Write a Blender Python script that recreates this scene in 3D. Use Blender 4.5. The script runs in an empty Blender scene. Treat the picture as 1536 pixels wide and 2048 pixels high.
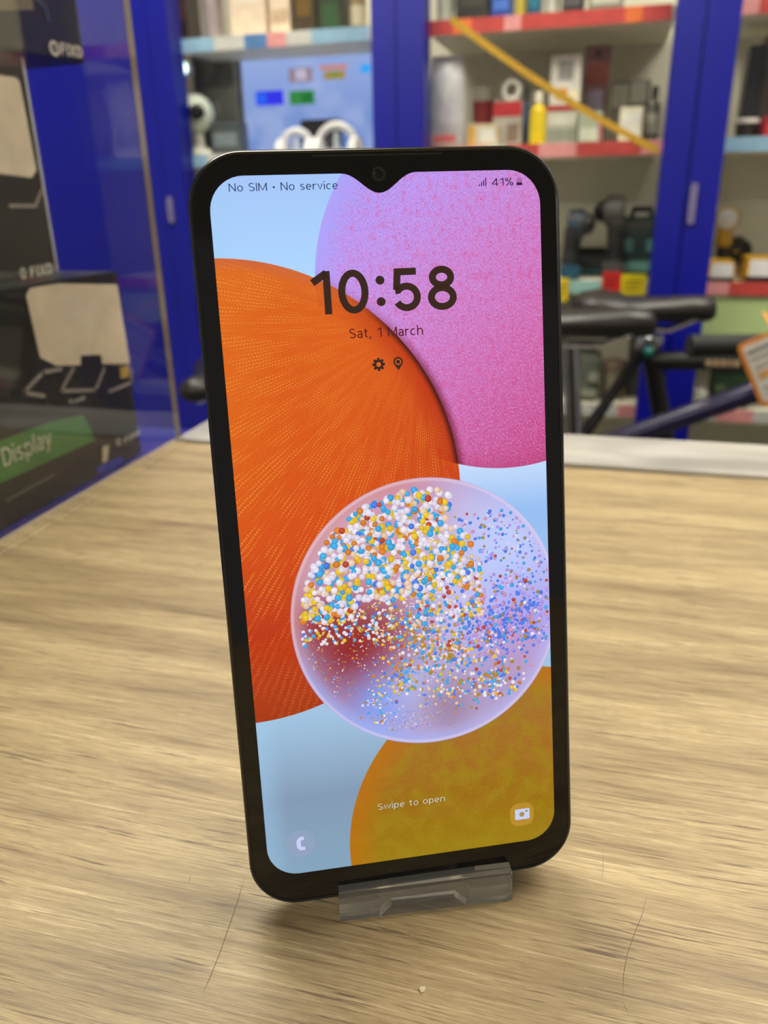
import bpy, bmesh, math, random
from mathutils import Vector, Matrix
random.seed(11)
S = bpy.context.scene
C = S.collection
PI = math.pi

# ------------------------------------------------------------------ camera
CAMZ = 0.1585
F = 1600.0                                   # focal length in pixels of the 1536x2048 frame
RIGHT = Vector((0.9658729634819992, 0.2583150278598624, -0.019046385385658452))
UP = Vector((-0.07957175051484687, 0.3658978270844796, 0.9272470634382506))
FWD = Vector((-0.2464908820514533, 0.8940873148169672, -0.37396539752881114))
cam = bpy.data.cameras.new('camera')
camo = bpy.data.objects.new('camera', cam); C.objects.link(camo)
m = Matrix((RIGHT, UP, -FWD)).transposed().to_4x4(); m.translation = (0, 0, CAMZ)
camo.matrix_world = m
cam.sensor_fit = 'VERTICAL'; cam.sensor_height = 24.0; cam.lens = F / 2048 * 24.0
cam.clip_start = 0.005; cam.clip_end = 50
cam.dof.use_dof = True; cam.dof.focus_distance = 0.174; cam.dof.aperture_fstop = 11.0
S.camera = camo
S.view_settings.view_transform = 'Standard'; S.view_settings.look = 'None'
S.view_settings.exposure = 0.0; S.view_settings.gamma = 1.0; S.view_settings.use_curve_mapping = False

# ------------------------------------------------------------------ world
W = bpy.data.worlds.new('shop_ambient'); S.world = W; W.use_nodes = True
bg = W.node_tree.nodes['Background']
bg.inputs[0].default_value = (0.29, 0.275, 0.25, 1); bg.inputs[1].default_value = 0.9
LAMP = 21.0                                   # radiance of the ceiling panels
LAMPS = [(-0.9, 1.15), (0.9, 1.15), (-1.7, -2.6), (-0.2, -2.6)]

def pix(u, v, Y=None, X=None, Z=None):       # a pixel of the photograph -> world point on a plane
    d = RIGHT * ((u - 768) / F) + UP * (-(v - 1024) / F) + FWD
    k = Y / d.y if Y is not None else (X / d.x if X is not None else (Z - CAMZ) / d.z)
    return Vector((0, 0, CAMZ)) + d * k

# ------------------------------------------------------------------ materials
def lin(c):
    o = []
    for v in c[:3]:
        v /= 255.0
        o.append(v / 12.92 if v <= 0.04045 else ((v + 0.055) / 1.055) ** 2.4)
    return (o[0], o[1], o[2], 1.0)

MATS = {}
def mat(name, rgb, rough=0.5, metal=0.0, var=0.12, scale=40.0, spec=0.5, bump=0.0, emit=None, estr=1.0):
    """plain surface with procedural tone variation"""
    if name in MATS: return MATS[name]
    M = bpy.data.materials.new(name); M.use_nodes = True; nt = M.node_tree
    p = nt.nodes['Principled BSDF']
    tc = nt.nodes.new('ShaderNodeTexCoord'); nz = nt.nodes.new('ShaderNodeTexNoise')
    nz.inputs['Scale'].default_value = scale; nz.inputs['Detail'].default_value = 4
    nt.links.new(tc.outputs['Object'], nz.inputs['Vector'])
    rp = nt.nodes.new('ShaderNodeValToRGB'); c = lin(rgb)
    rp.color_ramp.elements[0].position = 0.3; rp.color_ramp.elements[1].position = 0.7
    rp.color_ramp.elements[0].color = tuple(x * (1 - var) for x in c[:3]) + (1,)
    rp.color_ramp.elements[1].color = tuple(min(1, x * (1 + var)) for x in c[:3]) + (1,)
    nt.links.new(nz.outputs['Fac'], rp.inputs['Fac']); nt.links.new(rp.outputs['Color'], p.inputs['Base Color'])
    p.inputs['Roughness'].default_value = rough; p.inputs['Metallic'].default_value = metal
    p.inputs['Specular IOR Level'].default_value = spec
    if bump:
        b = nt.nodes.new('ShaderNodeBump'); b.inputs['Strength'].default_value = bump; b.inputs['Distance'].default_value = 0.002
        nt.links.new(nz.outputs['Fac'], b.inputs['Height']); nt.links.new(b.outputs['Normal'], p.inputs['Normal'])
    if emit:
        p.inputs['Emission Color'].default_value = lin(emit); p.inputs['Emission Strength'].default_value = estr
    MATS[name] = M
    return M

def colmat(rgb, rough=0.5, metal=0.0):
    return mat('paint_%d_%d_%d_%d' % (rgb[0], rgb[1], rgb[2], int(rough * 100) + 1000 * int(metal)), rgb, rough, metal)

def pane_mat(name, tint=(0.94, 0.96, 0.97), ior=1.5):
    """clear sheet glass: lets light through, reflects by Fresnel"""
    if name in MATS: return MATS[name]
    M = bpy.data.materials.new(name); M.use_nodes = True; nt = M.node_tree
    nt.nodes.remove(nt.nodes['Principled BSDF']); out = nt.nodes['Material Output']
    t = nt.nodes.new('ShaderNodeBsdfTransparent'); t.inputs[0].default_value = tint + (1,)
    g = nt.nodes.new('ShaderNodeBsdfGlossy'); g.inputs['Roughness'].default_value = 0.02
    fr = nt.nodes.new('ShaderNodeFresnel'); fr.inputs[0].default_value = ior
    ge = nt.nodes.new('ShaderNodeNewGeometry')          # same Fresnel entering and leaving the sheet
    mx = nt.nodes.new('ShaderNodeMixShader')
    mu = nt.nodes.new('ShaderNodeMath'); mu.operation = 'SUBTRACT'; mu.inputs[0].default_value = 1.0
    nt.links.new(ge.outputs['Backfacing'], mu.inputs[1])
    m2 = nt.nodes.new('ShaderNodeMath'); m2.operation = 'MULTIPLY'
    nt.links.new(fr.outputs[0], m2.inputs[0]); nt.links.new(mu.outputs[0], m2.inputs[1])
    nt.links.new(m2.outputs[0], mx.inputs[0]); nt.links.new(t.outputs[0], mx.inputs[1]); nt.links.new(g.outputs[0], mx.inputs[2])
    nt.links.new(mx.outputs[0], out.inputs['Surface'])
    MATS[name] = M
    return M

class V:
    """tiny wrapper for shader math"""
    nt = None
    def __init__(s, o): s.o = o
    @staticmethod
    def op(kind, *a):
        n = V.nt.nodes.new('ShaderNodeMath'); n.operation = kind
        for i, x in enumerate(a):
            if isinstance(x, V): V.nt.links.new(x.o, n.inputs[i])
            else: n.inputs[i].default_value = x
        return V(n.outputs[0])
    def __add__(s, b): return V.op('ADD', s, b)
    def __radd__(s, b): return V.op('ADD', b, s)
    def __sub__(s, b): return V.op('SUBTRACT', s, b)
    def __rsub__(s, b): return V.op('SUBTRACT', b, s)
    def __mul__(s, b): return V.op('MULTIPLY', s, b)
    __rmul__ = __mul__
    def __truediv__(s, b): return V.op('DIVIDE', s, b)
    def __pow__(s, b): return V.op('POWER', s, b)
def vmap(x, a, b, c=0.0, d=1.0, smooth=True):
    n = V.nt.nodes.new('ShaderNodeMapRange'); n.interpolation_type = 'SMOOTHSTEP' if smooth else 'LINEAR'
    V.nt.links.new(x.o, n.inputs['Value'])
    for k, v in zip(('From Min', 'From Max', 'To Min', 'To Max'), (a, b, c, d)): n.inputs[k].default_value = v
    return V(n.outputs['Result'])
def vmix(f, a, b, blend='MIX'):
    n = V.nt.nodes.new('ShaderNodeMix'); n.data_type = 'RGBA'; n.blend_type = blend
    def put(sock, x):
        if isinstance(x, V): V.nt.links.new(x.o, sock)
        elif isinstance(x, (int, float)): sock.default_value = x
        else: sock.default_value = lin(x)
    put(n.inputs[0], f); put(n.inputs[6], a); put(n.inputs[7], b)
    return V(n.outputs[2])
def vramp(x, stops, raw=False):
    n = V.nt.nodes.new('ShaderNodeValToRGB'); V.nt.links.new(x.o, n.inputs[0])
    el = n.color_ramp.elements
    while len(el) < len(stops): el.new(0.5)
    for e, (p, c) in zip(el, stops): e.position = p; e.color = c if raw else lin(c)
    return V(n.outputs[0])
def vnoise(x, y, z=0.0, scale=1.0, detail=3.0, rough=0.5):
    c = V.nt.nodes.new('ShaderNodeCombineXYZ')
    for i, q in enumerate((x, y, z)):
        if isinstance(q, V): V.nt.links.new(q.o, c.inputs[i])
        else: c.inputs[i].default_value = q
    n = V.nt.nodes.new('ShaderNodeTexNoise'); n.inputs['Scale'].default_value = scale
    n.inputs['Detail'].default_value = detail; n.inputs['Roughness'].default_value = rough
    V.nt.links.new(c.outputs[0], n.inputs['Vector'])
    return V(n.outputs['Fac'])
def vcoords():
    tc = V.nt.nodes.new('ShaderNodeTexCoord'); sp = V.nt.nodes.new('ShaderNodeSeparateXYZ')
    V.nt.links.new(tc.outputs['Object'], sp.inputs[0])
    return V(sp.outputs[0]), V(sp.outputs[1]), V(sp.outputs[2])

# ------------------------------------------------------------------ mesh helpers
def link(name, me, parent=None):
    o = bpy.data.objects.new(name, me); C.objects.link(o)
    if parent is not None: o.parent = parent
    return o
def build(name, bm, mats, parent=None, smooth=False, bevel=0.0, seg=2):
    if bevel:
        bmesh.ops.bevel(bm, geom=[e for e in bm.edges if e.is_manifold and e.calc_face_angle(0) > 0.6], offset=bevel, segments=seg, affect='EDGES', clamp_overlap=True)
    bmesh.ops.recalc_face_normals(bm, faces=bm.faces)
    me = bpy.data.meshes.new(name); bm.to_mesh(me); bm.free()
    if not isinstance(mats, (list, tuple)): mats = [mats]
    for q in mats: me.materials.append(q)
    if smooth:
        for p in me.polygons: p.use_smooth = True
        if smooth == 'auto':
            me.set_sharp_from_angle(angle=math.radians(40))
    return link(name, me, parent)
def box(bm, x0, x1, y0, y1, z0, z1, mi=0):
    r = bmesh.ops.create_cube(bm, size=1.0)
    bmesh.ops.scale(bm, vec=(x1 - x0, y1 - y0, z1 - z0), verts=r['verts'])
    bmesh.ops.translate(bm, vec=((x0 + x1) / 2, (y0 + y1) / 2, (z0 + z1) / 2), verts=r['verts'])
    for f in {f for v in r['verts'] for f in v.link_faces}: f.material_index = mi
    return r['verts']
def tube(bm, pts, r, seg=10, caps=True, mi=0):
    pts = [Vector(p) for p in pts]; rs = r if isinstance(r, (list, tuple)) else [r] * len(pts)
    rings = []; ref = None
    for i, p in enumerate(pts):
        t = (pts[min(i + 1, len(pts) - 1)] - pts[max(i - 1, 0)]).normalized()
        if ref is None: ref = Vector((0, 0, 1)) if abs(t.z) < 0.9 else Vector((1, 0, 0))
        a = t.cross(ref).normalized(); b = t.cross(a).normalized(); ref = -b if False else a.cross(t)
        rings.append([bm.verts.new(p + (a * math.cos(2 * PI * k / seg) + b * math.sin(2 * PI * k / seg)) * rs[i]) for k in range(seg)])
    for i in range(len(rings) - 1):
        for k in range(seg):
            f = bm.faces.new((rings[i][k], rings[i][(k + 1) % seg], rings[i + 1][(k + 1) % seg], rings[i + 1][k])); f.material_index = mi
    if caps:
        bm.faces.new(rings[0]).material_index = mi; bm.faces.new(rings[-1]).material_index = mi
def lathe(bm, prof, seg=20, axis='z', at=(0, 0, 0), mi=0):
    """prof: list of (radius, height)"""
    rings = []; at = Vector(at)
    for r, h in prof:
        ring = []
        for k in range(seg):
            a = 2 * PI * k / seg; c, s = r * math.cos(a), r * math.sin(a)
            q = {'z': (c, s, h), 'y': (c, h, s), 'x': (h, c, s)}[axis]
            ring.append(bm.verts.new(at + Vector(q)))
        rings.append(ring)
    for i in range(len(rings) - 1):
        for k in range(seg):
            bm.faces.new((rings[i][k], rings[i][(k + 1) % seg], rings[i + 1][(k + 1) % seg], rings[i + 1][k])).material_index = mi
    bm.faces.new(rings[0]).material_index = mi; bm.faces.new(rings[-1]).material_index = mi
def ring(bm, R, r, axis='y', at=(0, 0, 0), seg=48, sub=8, mi=0):
    at = Vector(at); vs = []
    for i in range(seg):
        a = 2 * PI * i / seg; row = []
        for k in range(sub):
            b = 2 * PI * k / sub; q = R + r * math.cos(b); h = r * math.sin(b)
            row.append(bm.verts.new(at + (Vector((q * math.cos(a), h, q * math.sin(a))) if axis == 'y' else Vector((q * math.cos(a), q * math.sin(a), h)))))
        vs.append(row)
    for i in range(seg):
        for k in range(sub):
            bm.faces.new((vs[i][k], vs[(i + 1) % seg][k], vs[(i + 1) % seg][(k + 1) % sub], vs[i][(k + 1) % sub])).material_index = mi
def prism(bm, poly, y0, y1, mi=0):
    """poly of (x,z), extruded from y0 to y1"""
    a = [bm.verts.new((x, y0, z)) for x, z in poly]; b = [bm.verts.new((x, y1, z)) for x, z in poly]; n = len(poly)
    fs = [bm.faces.new(a), bm.faces.new(b)]
    for i in range(n): fs.append(bm.faces.new((a[i], a[(i + 1) % n], b[(i + 1) % n], b[i])))
    for f in fs: f.material_index = mi
def rrect(x0, x1, z0, z1, r, n=8):
    P = []
    for cx, cz, a0 in ((x1 - r, z1 - r, 0), (x0 + r, z1 - r, 90), (x0 + r, z0 + r, 180), (x1 - r, z0 + r, 270)):
        for k in range(n + 1):
            a = math.radians(a0 + 90 * k / n); P.append((cx + r * math.cos(a), cz + r * math.sin(a)))
    return P
def tag(o, label, cat, group=None, kind=None):
    if label: o['label'] = label
    if cat: o['category'] = cat
    if group: o['group'] = group
    if kind: o['kind'] = kind
    return o
def empty(name, loc=(0, 0, 0), rz=0.0):
    o = bpy.data.objects.new(name, None); C.objects.link(o); o.location = loc; o.rotation_euler = (0, 0, rz); o.empty_display_size = 0.02
    return o
def arc(cx, cy, rx, ry, a0, a1, n=None):
    n = n or max(5, int(abs(a1 - a0) / 12))
    return [(cx + rx * math.cos(math.radians(a0 + (a1 - a0) * k / n)), cy + ry * math.sin(math.radians(a0 + (a1 - a0) * k / n))) for k in range(n + 1)]
def glyph(ch, w):
    """centre lines of a sans-serif letter: (advance, open strokes, closed strokes, dots); capital height 1"""
    h = w / 2; x = 0.73
    E = lambda cx, cy, rx, ry: arc(cx, cy, rx - h, ry - h, 0, 360, 36)[:-1]
    g = {
        ' ': (0.30, [], [], []), '1': (0.44, [[(0.36, 0), (0.36, 1)], [(0.03, 0.735), (0.36, 0.955)]], [], []),
        '0': (0.70, [], [E(0.35, 0.5, 0.35, 0.51)], []), ':': (0.22, [], [], [(0.11, 0.24, 0.105), (0.11, 0.74, 0.105)]),
        '5': (0.66, [[(0.57, 1 - h), (0.13, 1 - h), (0.095, 0.50)], [(0.06, 0.475)] + arc(0.325, 0.325, 0.335 - h, 0.335 - h, 140, -152)], [], []),
        '8': (0.68, [], [E(0.34, 0.755, 0.30, 0.265), E(0.34, 0.285, 0.345, 0.305)], []),
        '4': (0.68, [[(0.50, 0), (0.50, 1)], [(0.50, 1 - h), (0.05, 0.27)], [(0.02, 0.24), (0.68, 0.24)]], [], []),
        '%': (0.86, [[(0.66, 1), (0.20, 0)]], [E(0.18, 0.77, 0.18, 0.24), E(0.68, 0.23, 0.18, 0.24)], []),
        'N': (0.70, [[(h, 0), (h, 1)], [(h, 1 - h * 0.4), (0.70 - h, h * 0.4)], [(0.70 - h, 0), (0.70 - h, 1)]], [], []),
        'S': (0.62, [arc(0.31, 0.745, 0.28 - h, 0.265 - h, 28, 262) + arc(0.31, 0.265, 0.31 - h, 0.275 - h, 82, -152)], [], []),
        'I': (w, [[(h, 0), (h, 1)]], [], []), 'M': (0.86, [[(h, 0), (h, 1)], [(h, 1 - h), (0.43, 0.10), (0.86 - h, 1 - h)], [(0.86 - h, 1), (0.86 - h, 0)]], [], []),
        'D': (0.66, [[(h, h), (h, 1 - h), (0.24, 1 - h)] + arc(0.24, 0.5, 0.42 - h, 0.5 - h, 90, -90) + [(h, h)]], [], []),
        'F': (0.54, [[(h, 0), (h, 1)], [(0, 1 - h), (0.54, 1 - h)], [(h, 0.52), (0.48, 0.52)]], [], []), 'X': (0.66, [[(0.03, 0), (0.63, 1)], [(0.63, 0), (0.03, 1)]], [], []),
        'o': (0.58, [], [E(0.29, x / 2, 0.29, x / 2 + 0.01)], []), 'e': (0.56, [[(h, x / 2), (0.56 - h, x / 2)], arc(0.28, x / 2, 0.28 - h, x / 2 + 0.01 - h, 0, 312)], [], []),
        'c': (0.52, [arc(0.28, x / 2, 0.28 - h, x / 2 + 0.01 - h, 48, 312)], [], []), 's': (0.46, [arc(0.23, 0.54, 0.21 - h, 0.20 - h, 28, 260) + arc(0.23, 0.195, 0.23 - h, 0.205 - h, 80, -152)], [], []),
        'r': (0.36, [[(h, 0), (h, x)], arc(0.34, x - 0.31, 0.34 - h, 0.31 - h, 180, 86)], [], []), 'v': (0.52, [[(0.03, x), (0.26, 0.03), (0.49, x)]], [], []),
        'i': (w, [[(h, 0), (h, x)]], [], [(h, 0.96, w * 0.68)]), 'l': (w, [[(h, 0), (h, 1.04)]], [], []),
        'a': (0.50, [arc(0.25, x - 0.23, 0.24 - h, 0.24 - h, 152, 0) + [(0.49 - h, 0)], arc(0.24, 0.215, 0.24 - h, 0.225 - h, 60, 300) + [(0.49 - h, 0.16)], [(0.24, 0.43 - h), (0.49 - h, 0.43 - h)]], [], []),
        't': (0.38, [[(0.16, 0.93), (0.16, 0.20)] + arc(0.32, 0.20, 0.16, 0.20 - h, 180, 280), [(0, x - h), (0.37, x - h)]], [], []),
        'h': (0.56, [[(h, 0), (h, 1.04)], arc(0.28, x - 0.27, 0.28 - h, 0.28 - h, 180, 0) + [(0.56 - h, 0)]], [], []),
        'n': (0.56, [[(h, 0), (h, x)], arc(0.28, x - 0.27, 0.28 - h, 0.28 - h, 180, 0) + [(0.56 - h, 0)]], [], []),
        'p': (0.58, [[(h, -0.26), (h, x)]], [E(0.30, x / 2, 0.28, x / 2 + 0.01)], []), 'w': (0.80, [[(0.03, x), (0.21, 0.03), (0.40, x - 0.03), (0.59, 0.03), (0.77, x)]], [], []),
        'y': (0.52, [[(0.03, x), (0.27, 0.03)], [(0.49, x), (0.24, -0.05), (0.17, -0.20), (0.03, -0.24)]], [], []),
        ',': (0.16, [[(0.10, 0.10), (0.03, -0.16)]], [], []), '•': (0.26, [], [], [(0.13, 0.42, 0.12)])}
    return g[ch]
def text_mesh(name, s, x0, x1, base, cap, mt, parent, y=0.0, weight=0.11, gap=0.13):
    """flat sans-serif lettering in the local xz plane facing -y, from x0 to x1 on a base line, capital height cap"""
    bm = bmesh.new(); pen = 0.0
    def ribbon(P, closed):
        n = len(P); L = []
        for i, p in enumerate(P):
            a = Vector(P[i - 1]) if (closed or i) else None; b = Vector(P[(i + 1) % n]) if (closed or i < n - 1) else None; c = Vector(p)
            d1 = (c - a).normalized() if a is not None else (b - c).normalized(); d2 = (b - c).normalized() if b is not None else d1
            t = d1 + d2; t = t.normalized() if t.length > 1e-6 else d1; nn = Vector((-t.y, t.x)); m_ = min(1.6, 1 / max(0.3, abs(nn.dot(Vector((-d1.y, d1.x))))))
            L.append((c + nn * weight / 2 * m_, c - nn * weight / 2 * m_))
        vs = [(bm.verts.new((pen + a.x, y, a.y)), bm.verts.new((pen + b.x, y, b.y))) for a, b in L]
        for i in range(n if closed else n - 1):
            j = (i + 1) % n; bm.faces.new((vs[i][0], vs[j][0], vs[j][1], vs[i][1]))
    for ch in s:
        adv, op, cl_, dots = glyph(ch, weight)
        for P in op: ribbon(P, False)
        for P in cl_: ribbon(P, True)
        for cx, cy, r in dots: bm.faces.new([bm.verts.new((pen + cx + r * math.cos(2 * PI * k / 16), y, cy + r * math.sin(2 * PI * k / 16))) for k in range(16)])
        pen += adv + gap
    a = min(v.co.x for v in bm.verts); b = max(v.co.x for v in bm.verts)
    for v in bm.verts: v.co = Vector((x0 + (v.co.x - a) / (b - a) * (x1 - x0), y, base + v.co.z * cap))
    bm.normal_update()
    for f in bm.faces:
        if f.normal.y > 0: f.normal_flip()
    me = bpy.data.meshes.new(name); bm.to_mesh(me); bm.free(); me.materials.append(mt)
    return link(name, me, parent)

# ------------------------------------------------------------------ the room
FLOOR = -0.95; CEIL = 1.75
def struct(name, bm, mt, **k):
    return tag(build(name, bm, mt, **k), None, None, kind='structure')
bm = bmesh.new(); box(bm, -4, 4, -3.5, 3.0, FLOOR - 0.05, FLOOR); struct('floor', bm, mat('floor_vinyl', (128, 122, 110), 0.45, scale=6))
bm = bmesh.new(); box(bm, -4, 4, -3.5, 3.0, CEIL, CEIL + 0.05); struct('ceiling', bm, mat('ceiling_tile', (226, 222, 212), 0.9, scale=8, var=0.05))
bm = bmesh.new(); box(bm, -4, 4, 2.95, 3.0, FLOOR, CEIL); struct('wall_back', bm, mat('wall_paint', (168, 162, 146), 0.8, scale=3, var=0.06))

def ceiling_lamp(x, y, label):
    r = empty('ceiling_lamp', (x, y, CEIL)); tag(r, label, 'ceiling lamp', 'ceiling lamps')
    bm = bmesh.new(); box(bm, -0.63, 0.63, -0.33, -0.30, -0.05, 0); box(bm, -0.63, 0.63, 0.30, 0.33, -0.05, 0)
    box(bm, -0.63, -0.6, -0.3, 0.3, -0.05, 0); box(bm, 0.6, 0.63, -0.3, 0.3, -0.05, 0)
    build('frame', bm, colmat((225, 225, 222), 0.4), r)
    bm = bmesh.new(); box(bm, -0.6, 0.6, -0.3, 0.3, -0.03, -0.01)
    build('diffuser', bm, mat('lamp_diffuser', (255, 255, 255), 0.6, emit=(255, 249, 230), estr=LAMP), r)
for (x, y), l in zip(LAMPS, ('rectangular ceiling light panel over the bicycles, towards the shelves on the left', 'rectangular ceiling light panel over the bicycles, towards the shelves on the right',
                             'ceiling light panel behind the viewer on the left', 'ceiling light panel behind the viewer on the right')):
    ceiling_lamp(x, y, l)

# ------------------------------------------------------------------ counter
def wood_material():
    M = bpy.data.materials.new('wood_laminate'); M.use_nodes = True; V.nt = M.node_tree; p = V.nt.nodes['Principled BSDF']
    x, y, z = vcoords()
    warp = vnoise(x * 5.0, y * 9.0, 0.0, 1.0, 2.0) * 0.008 + vnoise(x * 30.0, y * 60.0, 3.0, 1.0, 2.0) * 0.0012
    yy = y + warp
    broad = vnoise(x * 7.0, yy * 70.0, 1.0, 1.0, 3.0)
    band = vnoise(x * 16.0, yy * 210.0, 2.0, 1.0, 4.0, 0.6)
    streak = vnoise(x * 40.0, yy * 1000.0, 5.0, 1.0, 4.0, 0.62)
    fine = vnoise(x * 260.0, yy * 2600.0, 7.0, 1.0, 2.0)
    hair = vnoise(x * 55.0, yy * 2000.0, 17.0, 1.0, 3.0, 0.6)
    v = broad * 0.38 + band * 0.36 + streak * 0.26
    col = vramp(v, [(0.37, (122, 102, 74)), (0.45, (157, 136, 101)), (0.54, (180, 159, 119)), (0.65, (200, 180, 140))])
    dark = vmap(streak, 0.53, 0.63) * vmap(band, 0.46, 0.58)
    col = vmix(dark * 0.85, col, (88, 68, 52))
    st2 = vnoise(x * 30.0, yy * 800.0, 11.0, 1.0, 4.0, 0.62)
    light = vmap(st2, 0.55, 0.66) * vmap(broad, 0.44, 0.58)
    col = vmix(light * 0.62, col, (222, 201, 164))
    dk2 = vmap(st2, 0.43, 0.34) * vmap(broad, 0.58, 0.46)
    col = vmix(dk2 * 0.7, col, (96, 75, 56))
    col = vmix(vmap(hair, 0.54, 0.66) * 0.45, col, (104, 82, 60))
    col = vmix(vmap(hair, 0.44, 0.34) * 0.30, col, (214, 192, 154))
    col = vmix(vmap(fine, 0.45, 0.7) * 0.25, col, (132, 107, 78))
    V.nt.links.new(col.o, p.inputs['Base Color'])
    rg = 0.30 + streak * 0.22
    V.nt.links.new(rg.o, p.inputs['Roughness']); p.inputs['Specular IOR Level'].default_value = 0.45
    b = V.nt.nodes.new('ShaderNodeBump'); b.inputs['Strength'].default_value = 0.35; b.inputs['Distance'].default_value = 0.0006
    h = streak * -0.7 + hair * -0.5 + fine * 0.3
    V.nt.links.new(h.o, b.inputs['Height']); V.nt.links.new(b.outputs['Normal'], p.inputs['Normal'])
    return M
WOOD = wood_material()
PX = -0.279                                    # the glass partition
ctr = empty('shop_counter', (0.4, 0.1, FLOOR)); tag(ctr, 'wood-effect shop counter with an aluminium back edge, under the phone', 'counter')
def cpart(name, bm, mt, **k):
    o = build(name, bm, mt, ctr, **k); o.location = (-0.4, -0.1, -FLOOR); return o
bm = bmesh.new(); box(bm, PX + 0.0105, 1.3, -0.5, 0.4725, -0.03, 0.0); cpart('worktop', bm, WOOD)
bm = bmesh.new(); box(bm, PX, PX + 0.010, -0.5, 0.4725, -0.03, 0.0008); cpart('side_strip', bm, WOOD, bevel=0.0006, seg=1)
def alu_material():
    M = bpy.data.materials.new('brushed_aluminium'); M.use_nodes = True; V.nt = M.node_tree; p = V.nt.nodes['Principled BSDF']
    x, y, z = vcoords()
    n = vnoise(x * 25.0, y * 1200.0, z * 1200.0, 1.0, 3.0); w = vnoise(x * 9.0, y * 25.0, z * 10.0, 1.0, 2.0)
    col = vmix(vmap(w, 0.35, 0.65), (160, 157, 152), (200, 197, 192)); V.nt.links.new(col.o, p.inputs['Base Color'])
    p.inputs['Metallic'].default_value = 0.45; rg = 0.34 + n * 0.2; V.nt.links.new(rg.o, p.inputs['Roughness'])
    return M
ALU = alu_material()
bm = bmesh.new(); box(bm, PX + 0.0005, 1.3, 0.473, 0.537, -0.0005, 0.0022); box(bm, PX + 0.0005, 1.3, 0.535, 0.537, -0.05, -0.0005)
cpart('edge_trim', bm, ALU, bevel=0.0007, seg=2)
bm = bmesh.new(); box(bm, PX, 1.28, -0.45, 0.52, FLOOR, -0.0305); cpart('base_panel', bm, mat('counter_base', (70, 66, 62), 0.5))
# scratches: hairline grooves with dirt in them
scr = mat('scratch_dirt', (96, 74, 52), 0.6)
def hairline(px, wdt):
    bm = bmesh.new(); P = [pix(u, v, Z=0.0) for u, v in px]; vs = []
    for i, q in enumerate(P):
        t = (P[min(i + 1, len(P) - 1)] - P[max(i - 1, 0)]).normalized(); n = Vector((-t.y, t.x, 0)); ww = wdt * (0.25 if i in (0, len(P) - 1) else 1)
        vs.append((bm.verts.new((q + n * ww).to_tuple()[:2] + (0.00004,)), bm.verts.new((q - n * ww).to_tuple()[:2] + (0.00004,))))
    for i in range(len(vs) - 1): bm.faces.new((vs[i][0], vs[i + 1][0], vs[i + 1][1], vs[i][1]))
    return cpart('scratch', bm, scr)
hairline([(490, 1752), (476, 1800), (462, 1842), (440, 1905), (420, 1955), (404, 1990)], 0.00008)
hairline([(1294, 1790), (1284, 1830), (1268, 1870), (1254, 1910), (1247, 1950), (1245, 1995)], 0.00007)
hairline([(1207, 1700), (1206, 1730), (1204, 1760)], 0.00005)
hairline([(1245, 2000), (1250, 2015), (1259, 2034)], 0.00005)
hairline([(382, 1752), (379, 1760), (376, 1766)], 0.00008)
q = pix(845, 1980, Z=0.0)
bm = bmesh.new(); bmesh.ops.create_icosphere(bm, subdivisions=2, radius=0.00065)
for v in bm.verts: v.co = Vector((v.co.x * random.uniform(0.8, 1.4), v.co.y * random.uniform(0.8, 1.6), v.co.z * 0.6 * random.uniform(0.7, 1.2)))
o = build('paint_chip', bm, mat('chip_white', (226, 210, 178), 0.7)); o.location = (q.x, q.y, 0.0003)
tag(o, 'tiny off-white chip lying on the counter in front of the phone', 'chip')

# ------------------------------------------------------------------ glass partition and the ledge behind it
gp = empty('glass_partition', (PX - 0.002, 0.1, 0)); tag(gp, 'upright clear glass sheet along the left side of the counter', 'glass panel')
bm = bmesh.new(); box(bm, -0.002, 0.002, -0.6, 0.3825, 0.0, 0.62)
for f in bm.faces:
    if abs(f.normal.x) < 0.5: f.material_index = 1
build('pane', bm, [pane_mat('sheet_glass', (0.95, 0.96, 0.97), 1.6), mat('glass_edge', (168, 150, 132), 0.35)], gp)
ldg = empty('side_ledge', (-0.6, 0.1, FLOOR)); tag(ldg, 'dark blue ledge behind the glass that carries the stacked boxes', 'ledge')
bm = bmesh.new(); box(bm, -0.32, 0.3165, -0.6, 0.45, -FLOOR - 0.04, -FLOOR - 0.0142); build('top', bm, mat('ledge_blue', (24, 28, 120), 0.3), ldg, bevel=0.002)
bm = bmesh.new(); box(bm, -0.30, 0.315, -0.58, 0.42, 0, -FLOOR - 0.04); build('base_panel', bm, mat('ledge_base', (30, 32, 44), 0.5), ldg)

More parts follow.
